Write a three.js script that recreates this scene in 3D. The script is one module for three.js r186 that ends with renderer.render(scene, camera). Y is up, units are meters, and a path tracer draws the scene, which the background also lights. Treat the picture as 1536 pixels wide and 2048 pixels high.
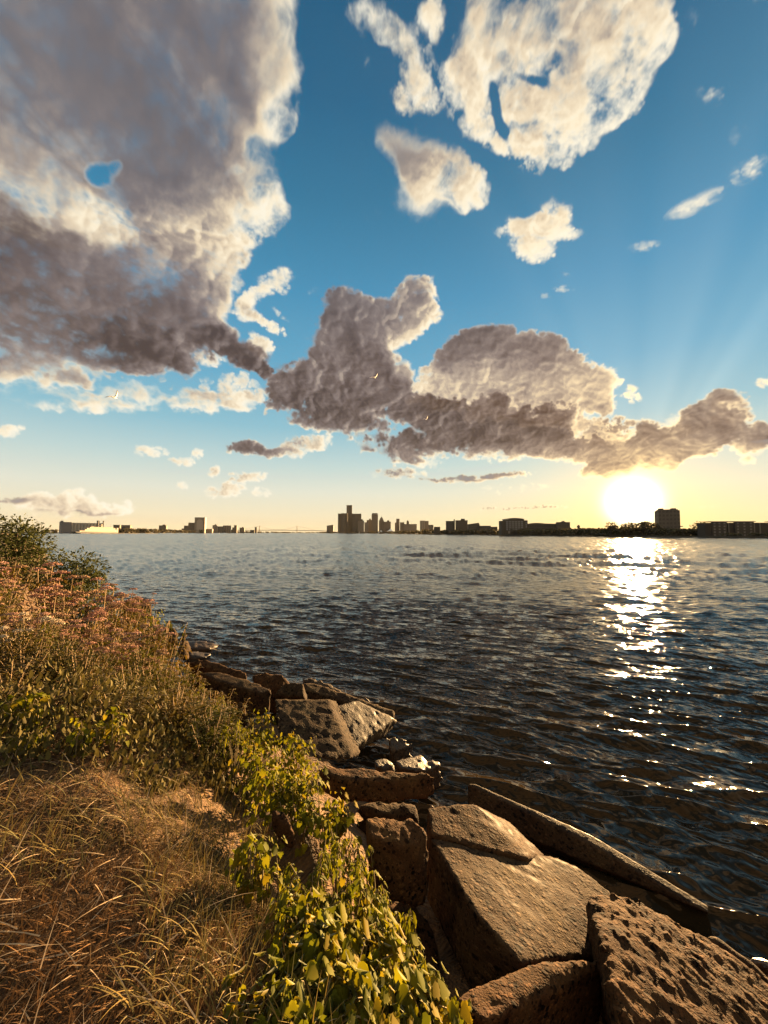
import * as THREE from 'three';
import { mergeGeometries, mergeVertices, toCreasedNormals } from 'three/addons/utils/BufferGeometryUtils.js';
import { ConvexHull } from 'three/addons/math/ConvexHull.js';

// ------------------------------------------------------------------ camera, sun, exposure
const scene = new THREE.Scene();
const EXPOSURE = 7.5;
const renderer = new THREE.WebGLRenderer({ antialias: true });
renderer.setSize(768, 1024);
renderer.toneMapping = THREE.LinearToneMapping;
renderer.toneMappingExposure = EXPOSURE;
renderer.shadowMap.enabled = true;
renderer.shadowMap.type = THREE.PCFSoftShadowMap;

const EYE = 3.0;                                   // metres above the river
const camera = new THREE.PerspectiveCamera(106.19, 768 / 1024, 0.05, 30000);
camera.position.set(0, EYE, 0);
camera.up.set(-0.00349, 0.99845, 0.05557);
camera.lookAt(0, EYE + 0.05557, -0.99845);

const SUN_AZIMUTH = 32.95, SUN_ELEVATION = 3.97;   // degrees, clockwise from straight ahead
const rad = Math.PI / 180;
const SUN = new THREE.Vector3(Math.sin(SUN_AZIMUTH * rad) * Math.cos(SUN_ELEVATION * rad), Math.sin(SUN_ELEVATION * rad), -Math.cos(SUN_AZIMUTH * rad) * Math.cos(SUN_ELEVATION * rad));
const sun = new THREE.DirectionalLight(new THREE.Color().setRGB(1.0, 0.62, 0.27), 5);
sun.position.copy(SUN).multiplyScalar(60);
sun.castShadow = true;
sun.shadow.mapSize.set(4096, 4096);
Object.assign(sun.shadow.camera, { left: -22, right: 22, top: 14, bottom: -14, near: 1, far: 160 });
sun.shadow.bias = -0.0006;
scene.add(sun, sun.target);

// ------------------------------------------------------------------ small maths
function randomFrom(seed) {
  let a = seed >>> 0;
  return () => { a = (a + 0x6D2B79F5) | 0; let t = Math.imul(a ^ (a >>> 15), 1 | a); t = (t + Math.imul(t ^ (t >>> 7), 61 | t)) ^ t; return ((t ^ (t >>> 14)) >>> 0) / 4294967296; };
}
const clamp = (x, a = 0, b = 1) => (x < a ? a : x > b ? b : x);
const lerp = (a, b, t) => a + (b - a) * t;
const smooth = (a, b, x) => { const t = clamp((x - a) / (b - a)); return t * t * (3 - 2 * t); };
const toLinear = (c) => { c /= 255; return c <= 0.04045 ? c / 12.92 : ((c + 0.055) / 1.055) ** 2.4; };
const PERM = new Uint8Array(512);
{ const r = randomFrom(77), p = Array.from({ length: 256 }, (_, i) => i); for (let i = 255; i > 0; i--) { const j = Math.floor(r() * (i + 1)); [p[i], p[j]] = [p[j], p[i]]; } for (let i = 0; i < 512; i++) PERM[i] = p[i & 255]; }
function grad(h, x, y, z) { h &= 15; const u = h < 8 ? x : y, v = h < 4 ? y : h === 12 || h === 14 ? x : z; return ((h & 1) ? -u : u) + ((h & 2) ? -v : v); }
function noise(x, y, z) {                          // gradient noise, about -1 to 1
  const X0 = Math.floor(x), Y0 = Math.floor(y), Z0 = Math.floor(z), X = X0 & 255, Y = Y0 & 255, Z = Z0 & 255;
  x -= X0; y -= Y0; z -= Z0;
  const u = x * x * x * (x * (x * 6 - 15) + 10), v = y * y * y * (y * (y * 6 - 15) + 10), w = z * z * z * (z * (z * 6 - 15) + 10);
  const A = PERM[X] + Y, AA = PERM[A] + Z, AB = PERM[A + 1] + Z, B = PERM[X + 1] + Y, BA = PERM[B] + Z, BB = PERM[B + 1] + Z;
  return lerp(lerp(lerp(grad(PERM[AA], x, y, z), grad(PERM[BA], x - 1, y, z), u), lerp(grad(PERM[AB], x, y - 1, z), grad(PERM[BB], x - 1, y - 1, z), u), v),
    lerp(lerp(grad(PERM[AA + 1], x, y, z - 1), grad(PERM[BA + 1], x - 1, y, z - 1), u), lerp(grad(PERM[AB + 1], x, y - 1, z - 1), grad(PERM[BB + 1], x - 1, y - 1, z - 1), u), v), w);
}
function fbm(x, y, z, octaves, gain = 0.5) { let s = 0, a = 1; for (let k = 0; k < octaves; k++) { s += a * noise(x, y, z); a *= gain; x = x * 2.03 + 7.1; y = y * 2.03 - 3.7; z = z * 2.03 + 1.9; } return s; }
// cloud lobes: [azimuth, elevation, half length, half height, tilt (degrees), body, brightness, edge softness, layer]
const LOBES = [
  [-44.88,44.85,12.56,5.47,45,1.5,-0.22000000000000003,1,0], [-31.71,50.08,9.88,5.24,36,1.5,-0.37,1,0], [-29.58,45.06,9.55,5.82,36,1.375,-0.47,1,0], [-17.9,52.33,4.49,3.17,-89,1.375,0.17999999999999997,0.8,0],
  [-16.23,47.74,3.14,2.06,56,1.25,0.5299999999999999,0.6,0], [-41.91,39.86,10.46,4.6,38,1.375,-0.12000000000000001,1,0], [-44.18,34.6,5.35,3.73,35,1.375,0.07999999999999999,0.8,0], [-40.22,34.64,5.38,2.21,6,1.125,0.38,0.5,0],
  [-31.13,40.75,6.45,4.29,50,1.375,-0.22000000000000003,0.8,0], [-29.18,37.46,6.35,4.21,9,1.25,-0.07,0.6,0], [-22.26,40.0,6.25,3.51,14,1.25,-0.020000000000000018,0.8,0], [-18.76,38.35,4.59,2.71,24,1.375,0.32999999999999996,0.4,0],
  [-21.71,43.1,6.22,3.13,20,0.875,-0.27,1,0], [-24.0,48.25,6.71,5.0,51,1.125,-0.52,1,0], [-38.01,38.0,2.4,0.78,46,-1.4375,-0.17,0.5,0], [-36.14,39.3,1.13,0.73,69,-1.0,-0.17,0.4,0],
  [-25.91,40.58,2.64,1.29,11,-1.1875,-0.17,0.8,0], [-22.7,42.28,1.55,0.72,20,-0.625,-0.17,0.8,0], [-13.56,45.63,4.74,1.56,-90,-0.75,-0.17,0.6,0], [-44.01,31.79,5.11,2.56,13,1.25,0.28,0.5,0],
  [-39.64,32.48,4.52,2.07,7,1.25,0.23,0.4,0], [-30.83,34.7,5.04,2.9,7,1.125,-0.07,0.5,0], [-44.72,29.77,5.92,3.4,19,1.5,-0.62,0.7,1], [-44.12,25.97,7.53,4.85,25,1.625,-0.52,0.8,1],
  [-36.52,28.63,9.0,5.3,18,1.625,-0.32,0.7,1], [-27.78,33.07,6.38,3.62,3,1.375,-0.17,0.5,1], [-24.06,34.92,3.9,2.36,22,1.125,0.03,0.35,1], [-30.52,27.19,8.22,5.33,14,1.625,-0.47,0.7,1],
  [-32.03,22.4,6.22,3.78,15,1.75,-1.02,0.6,1], [-37.7,21.56,7.2,3.72,11,1.5,-0.67,0.8,1], [-43.47,20.9,5.9,4.29,25,1.375,-0.27,0.9,1], [-45.15,22.76,4.89,2.88,8,1.25,-0.5700000000000001,0.8,1],
  [-42.9,17.51,5.95,2.04,11,1.0,0.07999999999999999,0.9,1], [-26.4,29.22,3.61,2.92,49,1.125,-0.37,0.4,1], [-19.99,23.86,2.75,2.28,-4,1.4375,-0.67,0.3,1], [-23.75,25.91,2.31,2.09,31,1.3125,-0.62,0.3,1],
  [-17.76,22.27,1.3,1.06,19,1.0,-0.5700000000000001,0.3,1], [-14.53,25.88,3.76,1.65,79,-1.0,-0.17,0.4,1], [-15.66,28.75,3.79,1.74,10,-0.75,-0.17,0.4,1], [-40.27,16.31,11.18,2.04,9,0.75,0.25,1,0],
  [-30.15,16.87,12.63,1.57,9,0.8,0.35,0.8,0], [-37.9,14.58,6.01,0.79,9,0.75,0.45,0.6,0], [-23.56,19.12,5.63,1.83,21,0.7,0.55,0.5,0], [-19.59,18.32,3.96,1.4,22,0.7,0.5,0.5,0],
  [-24.75,16.4,7.28,0.89,10,0.6,0.6,0.6,0], [-24.93,22.62,2.3,1.34,4,0.7,0.8,0.4,0], [-16.48,32.87,2.61,1.66,31,1.0,0.5,0.35,0], [-19.58,31.04,2.24,1.04,40,0.8,0.5,0.4,0],
  [-20.55,29.21,1.85,1.61,16,1.0,0.4,0.35,0], [-17.06,27.99,2.67,0.81,-23,0.8,0.6,0.3,0], [-18.39,25.42,2.34,1.55,-24,0.95,0.5,0.3,0], [-11.0,32.4,1.79,0.66,23,0.5,0.5,0.6,0],
  [-15.68,29.45,1.71,0.5,-32,0.5,0.4,0.5,0], [-3.33,55.13,3.16,1.72,-1,1.0,0.55,0.6,0], [1.5,54.16,2.73,1.52,-9,1.0,0.5,0.6,0], [-3.68,52.74,1.59,1.04,-69,0.7,0.4,0.6,0],
  [7.87,54.93,1.67,1.44,-25,0.9,0.55,0.5,0], [4.69,52.08,2.61,1.87,2,0.9,0.5,0.55,0], [2.31,49.97,2.34,1.19,-6,0.8,0.45,0.5,0], [6.26,50.35,1.91,1.35,-52,0.8,0.5,0.5,0],
  [4.67,45.97,4.81,2.44,-18,0.9,0.1,0.9,0], [9.3,44.06,4.98,2.59,-19,1.1,0.2,0.6,0], [12.32,42.92,3.13,2.28,-17,1.1,0.5,0.35,0], [1.53,46.84,3.63,2.02,-16,0.6,0.15000000000000002,1.2,0],
  [6.21,42.09,4.61,1.79,-12,0.5,0.1,1.2,0], [18.48,53.19,4.18,3.01,-32,1.0,0.4,0.6,0], [26.05,52.29,4.78,2.39,-28,1.0,0.25,0.6,0], [33.29,49.99,3.88,2.25,-42,1.1,0.30000000000000004,0.5,0],
  [36.51,48.58,2.99,1.23,-66,0.95,0.6000000000000001,0.4,0], [28.08,53.76,6.5,1.48,-24,1.0,0.35,0.6,0], [35.08,51.41,3.18,1.42,-36,1.0,0.4,0.5,0], [33.74,47.99,3.56,2.12,-44,1.1,0.5,0.4,0],
  [30.81,47.6,2.9,1.91,-32,0.8,0.5,0.4,0], [16.35,55.47,2.66,1.79,-25,0.9,0.4,0.6,0], [30.11,45.56,3.02,1.96,-9,1.0,0.7,0.35,0], [21.65,42.79,1.56,0.79,-20,0.6,0.6000000000000001,0.4,0],
  [30.27,48.73,3.97,2.0,-32,1.0,0.2,0.6,0], [32.47,45.73,3.39,2.27,-36,1.1,0.6000000000000001,0.35,0], [28.26,45.16,3.86,2.6,-21,1.1,0.6000000000000001,0.4,0], [23.15,47.11,4.37,2.36,-24,1.1,0.45,0.45,0],
  [25.02,43.88,3.29,1.76,-25,1.1,0.55,0.35,0], [20.32,44.66,2.08,1.35,-25,0.9,0.5,0.4,0], [13.92,48.64,3.18,2.3,-56,1.0,0.5,0.45,0], [14.74,51.58,2.43,1.83,-27,0.9,0.4,0.5,0],
  [16.43,45.69,1.78,1.13,-19,0.8,0.5,0.4,0], [17.79,47.56,2.77,0.53,-73,-0.85,0,0.5,0], [23.56,48.77,2.21,0.34,-32,-0.6,0,0.5,0], [27.92,50.94,1.38,0.61,73,-0.55,0,0.5,0],
  [19.87,52.05,1.44,0.55,57,-0.5,0,0.5,0], [29.56,46.6,1.73,0.4,-61,-0.4,0,0.5,0], [12.1,52.19,1.55,0.76,83,-0.5,0,0.6,0], [38.51,43.58,2.52,1.95,-84,-0.9,0,0.5,0],
  [34.49,41.39,2.39,1.79,-30,-0.9,0,0.5,0], [29.3,40.78,2.22,1.26,-13,-0.8,0,0.5,0], [14.57,44.34,2.18,1.59,-22,-0.5,0,0.5,0], [20.54,51.0,3.71,1.81,-21,0.6,0.5,0.5,0],
  [10.15,50.42,2.34,1.49,74,0.6,0.5,0.5,0], [22.49,36.81,3.78,2.55,-9,0.851,0.45,0.45,0], [24.83,38.2,2.35,1.74,-37,0.8140000000000001,0.4,0.45,0], [22.11,35.17,2.4,1.38,-19,0.666,0.5,0.45,0],
  [18.76,38.2,1.99,1.15,-2,0.518,0.45,0.45,0], [26.97,35.84,1.33,0.81,-26,0.37,0.5,0.45,0], [40.66,43.05,1.55,1.0,-46,0.5549999999999999,0.35,0.6,0], [43.06,41.64,1.4,1.1,-40,0.629,0.4,0.5,0],
  [45.13,37.62,2.41,1.4,-25,0.518,0.3,0.7,0], [45.4,35.22,2.11,1.17,-10,0.629,0.45,0.5,0], [40.69,34.98,2.27,0.83,3,0.592,0.4,0.6,0], [35.7,32.68,1.84,0.54,-11,0.481,0.4,0.6,0],
  [40.26,47.86,1.05,0.75,-61,0.444,0.3,0.7,0], [45.56,44.35,1.22,0.76,-46,0.37,0.2,0.8,0], [46.21,42.12,1.65,0.85,-75,0.333,0.2,0.8,0], [46.47,45.83,1.41,0.5,-26,0.444,0.3,0.6,0],
  [25.57,30.71,1.72,0.58,-24,0.444,0.5,0.45,0], [23.31,30.51,1.01,0.41,-14,0.37,0.5,0.45,0], [26.05,32.18,0.73,0.36,-41,0.333,0.4,0.5,0], [45.03,27.88,0.75,0.42,-6,0.259,0.2,0.8,0],
  [-3.12,40.82,4.44,4.22,20,0.2812,-0.2,1.6,0], [-6.84,30.7,3.18,2.96,67,1.15,-0.12999999999999998,0.25,1], [-1.87,30.3,3.98,2.36,2,1.1,-0.12999999999999998,0.25,1], [5.03,32.54,2.92,2.18,6,1.15,-0.07999999999999999,0.2,1],
  [6.55,30.17,2.57,1.56,11,1.0,-0.03,0.25,1], [0.82,28.52,5.32,3.08,16,1.2,-0.23,0.25,1], [-5.27,26.55,6.11,3.75,4,1.3,-0.23,0.25,1], [-11.93,22.32,4.92,3.21,16,1.2,-0.23,0.25,1],
  [-15.46,19.39,3.08,2.24,10,1.1,-0.28,0.25,1], [-8.94,19.18,7.7,3.8,4,1.3,-0.32999999999999996,0.3,1], [-0.68,22.13,5.64,4.67,1,1.25,-0.23,0.25,1], [-5.18,16.56,6.47,2.81,2,1.2,-0.32999999999999996,0.35,1],
  [16.06,25.19,5.81,3.66,-11,1.25,-0.07999999999999999,0.2,0], [22.51,23.75,4.44,2.85,-33,1.2,0.07,0.22,0], [12.1,24.94,4.6,3.17,0,1.1,-0.12999999999999998,0.25,0], [25.64,21.14,4.71,2.85,-34,1.2,0.37,0.22,0],
  [29.19,18.73,3.41,2.69,-25,1.15,0.67,0.25,0], [17.74,20.58,11.7,4.89,-7,1.3,0.5700000000000001,0.4,0], [21.08,18.28,8.85,3.22,-8,1.2,0.5700000000000001,0.35,0], [8.38,19.94,4.9,3.37,-5,1.2,0.92,0.5,0],
  [26.77,16.93,5.28,3.11,-12,1.1,0.47,0.4,0], [4.63,18.0,4.3,2.78,-2,1.2,-0.32999999999999996,0.2,1], [9.84,16.44,5.64,3.06,-4,1.25,-0.32999999999999996,0.25,1], [16.31,17.41,4.6,3.0,8,1.25,-0.28,0.22,1],
  [24.27,15.97,3.96,2.22,2,1.2,-0.32999999999999996,0.22,1], [19.01,14.49,8.53,2.7,-5,1.3,-0.42999999999999994,0.35,1], [6.12,13.02,10.89,2.45,-1,1.2,-0.32999999999999996,0.4,1], [22.28,12.2,6.3,2.02,-1,1.1,-0.17999999999999997,0.4,1],
  [25.41,10.94,4.81,1.73,1,0.9,0.07,0.5,1], [16.92,11.53,5.39,1.26,1,0.8,0.020000000000000018,0.5,1], [-18.08,11.55,4.8,1.11,2,1.1,-0.35,0.35,0], [-20.11,12.23,1.96,0.95,6,0.9,-0.2,0.3,0],
  [-12.49,12.38,4.23,1.55,8,0.8,0.3,0.5,0], [-9.6,13.57,2.14,1.7,5,0.7,0.5,0.5,0], [2.38,9.05,5.18,1.03,-2,0.9,-0.1,0.5,1], [11.23,7.98,7.14,0.73,2,0.95,-0.4,0.4,1],
  [18.24,8.31,4.01,0.56,4,0.8,-0.2,0.5,1], [6.11,10.48,4.39,0.87,-5,0.6,0.2,0.6,0], [32.83,9.29,5.27,2.02,4,1.15,-0.03,0.3,1], [30.07,8.4,3.11,1.04,7,1.0,0.01999999999999999,0.3,1],
  [36.93,10.34,4.22,2.24,10,1.2,0.01999999999999999,0.3,1], [40.67,12.34,3.4,3.04,78,1.1,-0.03,0.25,1], [41.6,14.09,2.35,2.15,54,1.1,0.06999999999999999,0.25,1], [43.16,11.36,2.64,1.75,2,0.9,0.22,0.35,1],
  [45.07,9.97,1.91,1.27,-4,1.0,-0.18,0.3,1], [31.6,13.77,2.99,1.16,-5,0.8,-0.03,0.3,1], [35.52,12.6,2.53,1.37,-24,0.8,0.01999999999999999,0.35,1], [30.72,12.01,3.69,1.68,-8,0.7,0.47,0.5,0],
  [36.99,12.38,4.7,1.91,6,0.6,0.62,0.5,0], [33.59,17.07,1.47,1.1,-70,0.75,0.52,0.4,0], [38.83,10.95,3.5,2.34,11,1.1,0.01999999999999999,0.35,1], [34.96,10.88,3.32,2.13,4,1.0,0.12,0.35,1],
  [43.89,9.37,2.59,1.59,2,1.0,0.06999999999999999,0.35,1], [42.82,13.03,2.64,2.19,-77,0.9,0.27,0.35,0], [31.24,10.7,4.23,2.04,0,1.0,0.16999999999999998,0.4,1], [29.04,12.84,3.18,1.87,-10,0.8,0.42,0.5,0],
  [45.3,15.85,1.02,0.58,-22,0.8,0.62,0.4,0], [-44.6,10.72,1.53,0.88,8,0.9,0.4,0.4,0], [-31.72,10.44,2.65,0.89,5,0.75,0.44999999999999996,0.5,0], [-27.6,9.58,2.22,0.85,1,0.8,0.4,0.5,0],
  [-25.95,10.72,0.95,0.77,13,0.7,0.5,0.4,0], [-24.03,8.33,1.13,0.78,18,0.8,0.19999999999999998,0.4,0], [-27.85,6.28,0.92,0.85,15,0.8,0.4,0.4,0], [-19.35,7.92,3.26,0.91,1,0.8,0.5,0.4,0],
  [-22.25,5.91,3.31,1.25,12,0.85,0.5,0.4,0], [-17.62,5.75,1.97,0.92,2,0.7,0.55,0.5,0], [-39.78,3.81,3.16,1.27,4,1.2,0.7,0.3,0], [-41.26,2.94,3.32,1.02,-5,1.0,0.7,0.4,0],
  [-37.7,3.11,2.09,1.07,3,1.0,0.75,0.3,0], [-34.78,2.99,2.6,1.03,8,1.05,0.7,0.35,0], [-38.81,2.01,5.58,0.53,2,0.7,-0.2,0.6,0], [-44.3,3.42,2.14,0.35,1,0.7,-0.35,0.5,0],
  [16.82,3.54,3.82,0.32,-1,0.7,-0.3,0.4,0], [22.77,3.7,3.98,0.36,1,0.75,-0.3,0.4,0], [14.05,4.15,9.42,0.56,1,0.35,0.6,0.8,0], [39.49,3.28,2.99,0.22,0,0.5,0.6,0.6,0],
  [19.56,6.51,8.87,0.91,2,0.5,0.5,0.6,0], [-1.35,5.26,3.33,0.48,0,0.4,0.4,0.7,0],
];
// ------------------------------------------------------------------ sky: clear evening air with broken cumulus, as one float equirectangular texture
function buildSky() {
  const W = 4096, HH = 2048, R0 = 1012, ROWS = HH - R0, N = W * ROWS;
  const body = [new Float32Array(N), new Float32Array(N)], tone = [new Float32Array(N), new Float32Array(N)], soft = [new Float32Array(N), new Float32Array(N)], weight = [new Float32Array(N), new Float32Array(N)];
  // the same kind of clouds go on round the rest of the sky
  const r = randomFrom(4242), lobes = LOBES.slice();
  for (let k = 0; k < 70; k++) {
    const az = 98 + r() * 164, el = 3 + 60 * r() ** 1.3, size = 3 + el * 0.16 * (0.6 + r());
    for (let j = 0; j < 7; j++) lobes.push([az + (r() - 0.5) * size * 3.4 / Math.max(0.35, Math.cos(el * rad)), Math.max(1.5, el + (r() - 0.5) * size * 0.9), size * (0.5 + r() * 0.7), size * (0.3 + r() * 0.35), (r() - 0.5) * 30, 1.1, -0.25 + r() * 0.5, 0.3 + r() * 0.4, r() < 0.4 ? 1 : 0]);
  }
  for (let k = 0; k < 26; k++) { const az = r() * 360, el = 72 + 17 * r(); lobes.push([az, el, 6 + r() * 8, 4 + r() * 5, r() * 90, 0.95, r() * 0.5 - 0.1, 0.5 + r() * 0.4, 0]); }
  // noise for the warp and the edges, on the sphere so that it has no seam
  const puff = new Float32Array(N), wa = new Float32Array(N), we = new Float32Array(N);
  const cosA = new Float32Array(W), sinA = new Float32Array(W);
  for (let i = 0; i < W; i++) { const a = ((i + 0.5) / W - 0.25) * 2 * Math.PI; cosA[i] = Math.cos(a); sinA[i] = Math.sin(a); }
  const billow = (X, Y, Z, F, octaves) => { let n = 0, a = 0.5; for (let o = 0; o < octaves; o++) { n += a * (0.5 - Math.abs(noise(X * F + o * 9.1, Y * F - o * 2.7, Z * F - o * 4.3)) * 1.7); a *= 0.56; F *= 2.07; } return n; };
  const fluff = new Float32Array(N);
  for (let j = 0; j < ROWS; j++) {
    const el = ((R0 + j + 0.5) / HH - 0.5) * 180, c = Math.cos(el * rad), y = Math.sin(el * rad), low = 1 - smooth(14, 40, el);
    for (let i = 0; i < W; i++) {
      const x = sinA[i] * c, z = -cosA[i] * c, k = j * W + i, inside = i < 1750 || i > 3900, n = inside ? 4 : 2;   // finer octaves only near the view
      let A = 0, E = 0, P = 0;
      if (low > 0.001) { const a = fbm(x * 22, y * 26, z * 22, n), e = fbm(x * 22 + 31, y * 26 + 5, z * 22 - 12, n); A += low * a; E += low * e; P += low * billow(x + a * 0.012, (y + e * 0.01) * 1.25, z + a * 0.012, 30, inside ? 6 : 3); }
      if (low < 0.999) { const a = fbm(x * 7, y * 7, z * 7, n + 1), e = fbm(x * 7 + 31, y * 7 + 5, z * 7 - 12, n + 1); A += (1 - low) * a; E += (1 - low) * e; P += (1 - low) * billow(x + a * 0.035, y + e * 0.035, z + a * 0.035, 13, inside ? 6 : 3); }
      wa[k] = A; we[k] = E; puff[k] = P; fluff[k] = A * 0.6 + E * 0.5;
    }
  }
  for (const f of [puff, fluff]) { let m = 0, q = 0, n = 0; for (let k = 0; k < N; k += 97) { m += f[k]; q += f[k] * f[k]; n++; } m /= n; const sd = Math.sqrt(q / n - m * m); for (let k = 0; k < N; k++) f[k] = (f[k] - m) / sd; }
  for (const [az, el, ra, rb, tilt, amp, tn, sf, layer] of lobes) {
    const ca = Math.cos(az * rad), sa = Math.sin(az * rad), ce = Math.cos(el * rad), se = Math.sin(el * rad);
    const p = [sa * ce, se, -ca * ce], e1 = [ca, 0, sa], e2 = [-sa * se, ce, ca * se], ct = Math.cos(tilt * rad), st = Math.sin(tilt * rad);
    const reach = Math.max(ra, rb) * 1.35 + 1.5, A = 1 / (ra * rad), B = 1 / (rb * rad), wamp = 0.36 * Math.min(ra, rb) + 0.12;
    const j0 = Math.max(0, Math.floor(((el - reach) / 180 + 0.5) * HH) - R0), j1 = Math.min(ROWS - 1, Math.ceil(((el + reach) / 180 + 0.5) * HH) - R0);
    for (let j = j0; j <= j1; j++) {
      const e = ((R0 + j + 0.5) / HH - 0.5) * 180, c = Math.cos(e * rad), y = Math.sin(e * rad), span = Math.min(180, reach / Math.max(0.03, c));
      const i0 = Math.floor(((az - span) / 360 + 0.25) * W), i1 = Math.ceil(((az + span) / 360 + 0.25) * W);
      for (let ii = i0; ii <= Math.min(i1, i0 + W - 1); ii++) {
        const i = ((ii % W) + W) % W, k = j * W + i, x = sinA[i] * c, z = -cosA[i] * c, d = x * p[0] + y * p[1] + z * p[2];
        if (d < 0.3) continue;
        const u = (x * e1[0] + z * e1[2]) / d + wa[k] * wamp * rad * 1.6, v = (x * e2[0] + y * e2[1] + z * e2[2]) / d + we[k] * wamp * rad * 1.6;
        const q = ((u * ct + v * st) * A) ** 2 + ((v * ct - u * st) * B) ** 2;
        if (q >= 1.6) continue;
        const g = q < 1 ? 1 - q * 0.8 : 0.2 * ((1.6 - q) / 0.6) ** 2;
        body[layer][k] += amp * g;
        const w = g * g * Math.abs(amp); tone[layer][k] += tn * w; soft[layer][k] += sf * w; weight[layer][k] += w;
      }
    }
  }
  // cauliflower: every lobe carries bulging puffs, and those carry smaller ones; kept as the nearest bulge seen along each line of sight
  const bulge = [new Float32Array(N), new Float32Array(N)], cover = [new Float32Array(N), new Float32Array(N)];
  const PX = 360 / W, splat = (L, az, el, r, z0) => {
    const c = Math.max(0.12, Math.cos(el * rad)), jc = (el / 180 + 0.5) * HH - 0.5 - R0, ic = (az / 360 + 0.25) * W - 0.5, rj = r / PX, ri = rj / c;
    for (let j = Math.max(0, Math.ceil(jc - rj)); j <= Math.min(ROWS - 1, jc + rj); j++) for (let ii = Math.ceil(ic - ri); ii <= ic + ri; ii++) {
      const k0 = j * W + (((ii % W) + W) % W), du = (ii - ic) / ri + wa[k0] * 0.16, dv = (j - jc) / rj + we[k0] * 0.16, q = du * du + dv * dv; if (q >= 1) continue;
      const w = Math.sqrt(1 - q), h = z0 + r * w; if (h > bulge[L][k0]) bulge[L][k0] = h; if (1 - q > cover[L][k0]) cover[L][k0] = 1 - q;
    }
  };
  for (const [az, el, ra, rb, tilt, amp, , sf, layer] of lobes) {
    if (amp < 0.3) continue;
    const ct = Math.cos(tilt * rad), st = Math.sin(tilt * rad), c = Math.max(0.12, Math.cos(el * rad)), m = Math.min(ra, rb), count = Math.round(clamp(7 * ra / rb, 8, 26));
    for (let k = 0; k < count; k++) {
      const a = r() * 6.2832, q = Math.sqrt(r()) * 0.86, u = Math.cos(a) * q * ra, v = Math.sin(a) * q * rb, x = az + (u * ct - v * st) / c, y = el + u * st + v * ct, R = m * (0.3 + 0.34 * r()) * (1.12 - 0.45 * q), z = m * 0.7 * Math.sqrt(1 - q * q);
      splat(layer, x, y, R, z);
      for (let g = 0; g < 6; g++) { const b = r() * 6.2832, d = R * (0.55 + 0.45 * r()), R2 = R * (0.28 + 0.26 * r()); splat(layer, x + Math.cos(b) * d / c, y + Math.sin(b) * d, R2, z + Math.sqrt(Math.max(0, R * R - d * d)) * 0.9); }
    }
  }
  for (const L of [0, 1]) { const B = bulge[L]; for (let pass = 0; pass < 4; pass++) { const T = B.slice(); for (let j = 1; j < ROWS - 1; j++) for (let i = 1; i < W - 1; i++) { const k = j * W + i; if (T[k] > 0 || B[k] > 0) B[k] = (T[k] * 4 + 2 * (T[k - 1] + T[k + 1] + T[k - W] + T[k + W]) + T[k - W - 1] + T[k - W + 1] + T[k + W - 1] + T[k + W + 1]) / 16; } } }
  const high = Float32Array.from({ length: ROWS }, (_, j) => smooth(20, 40, ((R0 + j + 0.5) / HH - 0.5) * 180));
  const wisp = [new Float32Array(N), new Float32Array(N)];
  const dens = [new Float32Array(N), new Float32Array(N)];
  for (const L of [0, 1]) for (let k = 0; k < N; k++) {
    if (body[L][k] <= 0.02) continue;
    const w = weight[L][k] + 1e-6, s = soft[L][k] / w, hi = high[Math.floor(k / W)] * (1 - smooth(0.62, 0.8, s)), b = Math.min(body[L][k], lerp(1.5, 0.94, hi));
    tone[L][k] /= w; soft[L][k] = s;
    let x = b - 0.47 + puff[k] * lerp(0.22, 0.12, Math.min(1, s)) + fluff[k] * lerp(0.12, 0.24, high[Math.floor(k / W)]) * (1 - 0.6 * smooth(0.6, 0.85, s));
    if (x > -0.6 && x < 1.4) {                                                // torn, feathered edges
      const j = Math.floor(k / W), i = k % W, e = ((R0 + j + 0.5) / HH - 0.5) * 180 * rad, c = Math.cos(e), X = sinA[i] * c + wa[k] * 0.012, Y = Math.sin(e) + we[k] * 0.012, Z = -cosA[i] * c;
      let n = 0, q = 1, F = lerp(58, 34, high[j]); for (let o = 0; o < (i < 1750 || i > 3900 ? 5 : 2); o++) { n += q * noise(X * F + 3.7 * o, Y * F * 1.15 - o, Z * F + 1.3 * o); q *= 0.62; F *= 2.05; }
      const crisp = 1 - smooth(0.42, 0.8, s); if (crisp > 0) { const t = Math.min(Math.max(1.05 * cover[L][k] - 0.14, 1.5 * (b - 0.5)) + puff[k] * 0.07 + 0.3 * (b - 0.6), (b - 0.12) * 2); x = lerp(x, t, crisp * lerp(0.85, 0.5, high[j])); }
      wisp[L][k] = n; x += n * lerp(lerp(0.13, 0.34, high[j]), 0.1, smooth(0.3, 0.85, s));
    }
    dens[L][k] = smooth(-0.04, 0.5 + 0.8 * s, x);
    body[L][k] = clamp(x * 1.1 + 0.15, 0, 1.5);
  }
  // colours of clear air by elevation (sRGB)
  const stops = [[0, 236, 212, 166], [2.5, 238, 225, 190], [6, 224, 225, 208], [10, 190, 212, 210], [15, 140, 190, 206], [22, 100, 168, 199], [32, 68, 143, 182], [42, 46, 117, 154], [50, 32, 98, 136], [60, 22, 84, 120], [90, 14, 66, 100]].map(([e, R, G, B]) => [e, toLinear(R), toLinear(G), toLinear(B)]);
  const ramp = [[0, 80, 63, 56], [0.2, 112, 96, 90], [0.4, 144, 129, 123], [0.6, 184, 168, 153], [0.8, 233, 214, 184], [1, 255, 240, 210], [1.3, 255, 248, 228]].map(([e, R, G, B]) => [e, toLinear(R), toLinear(G), toLinear(B)]);
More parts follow.
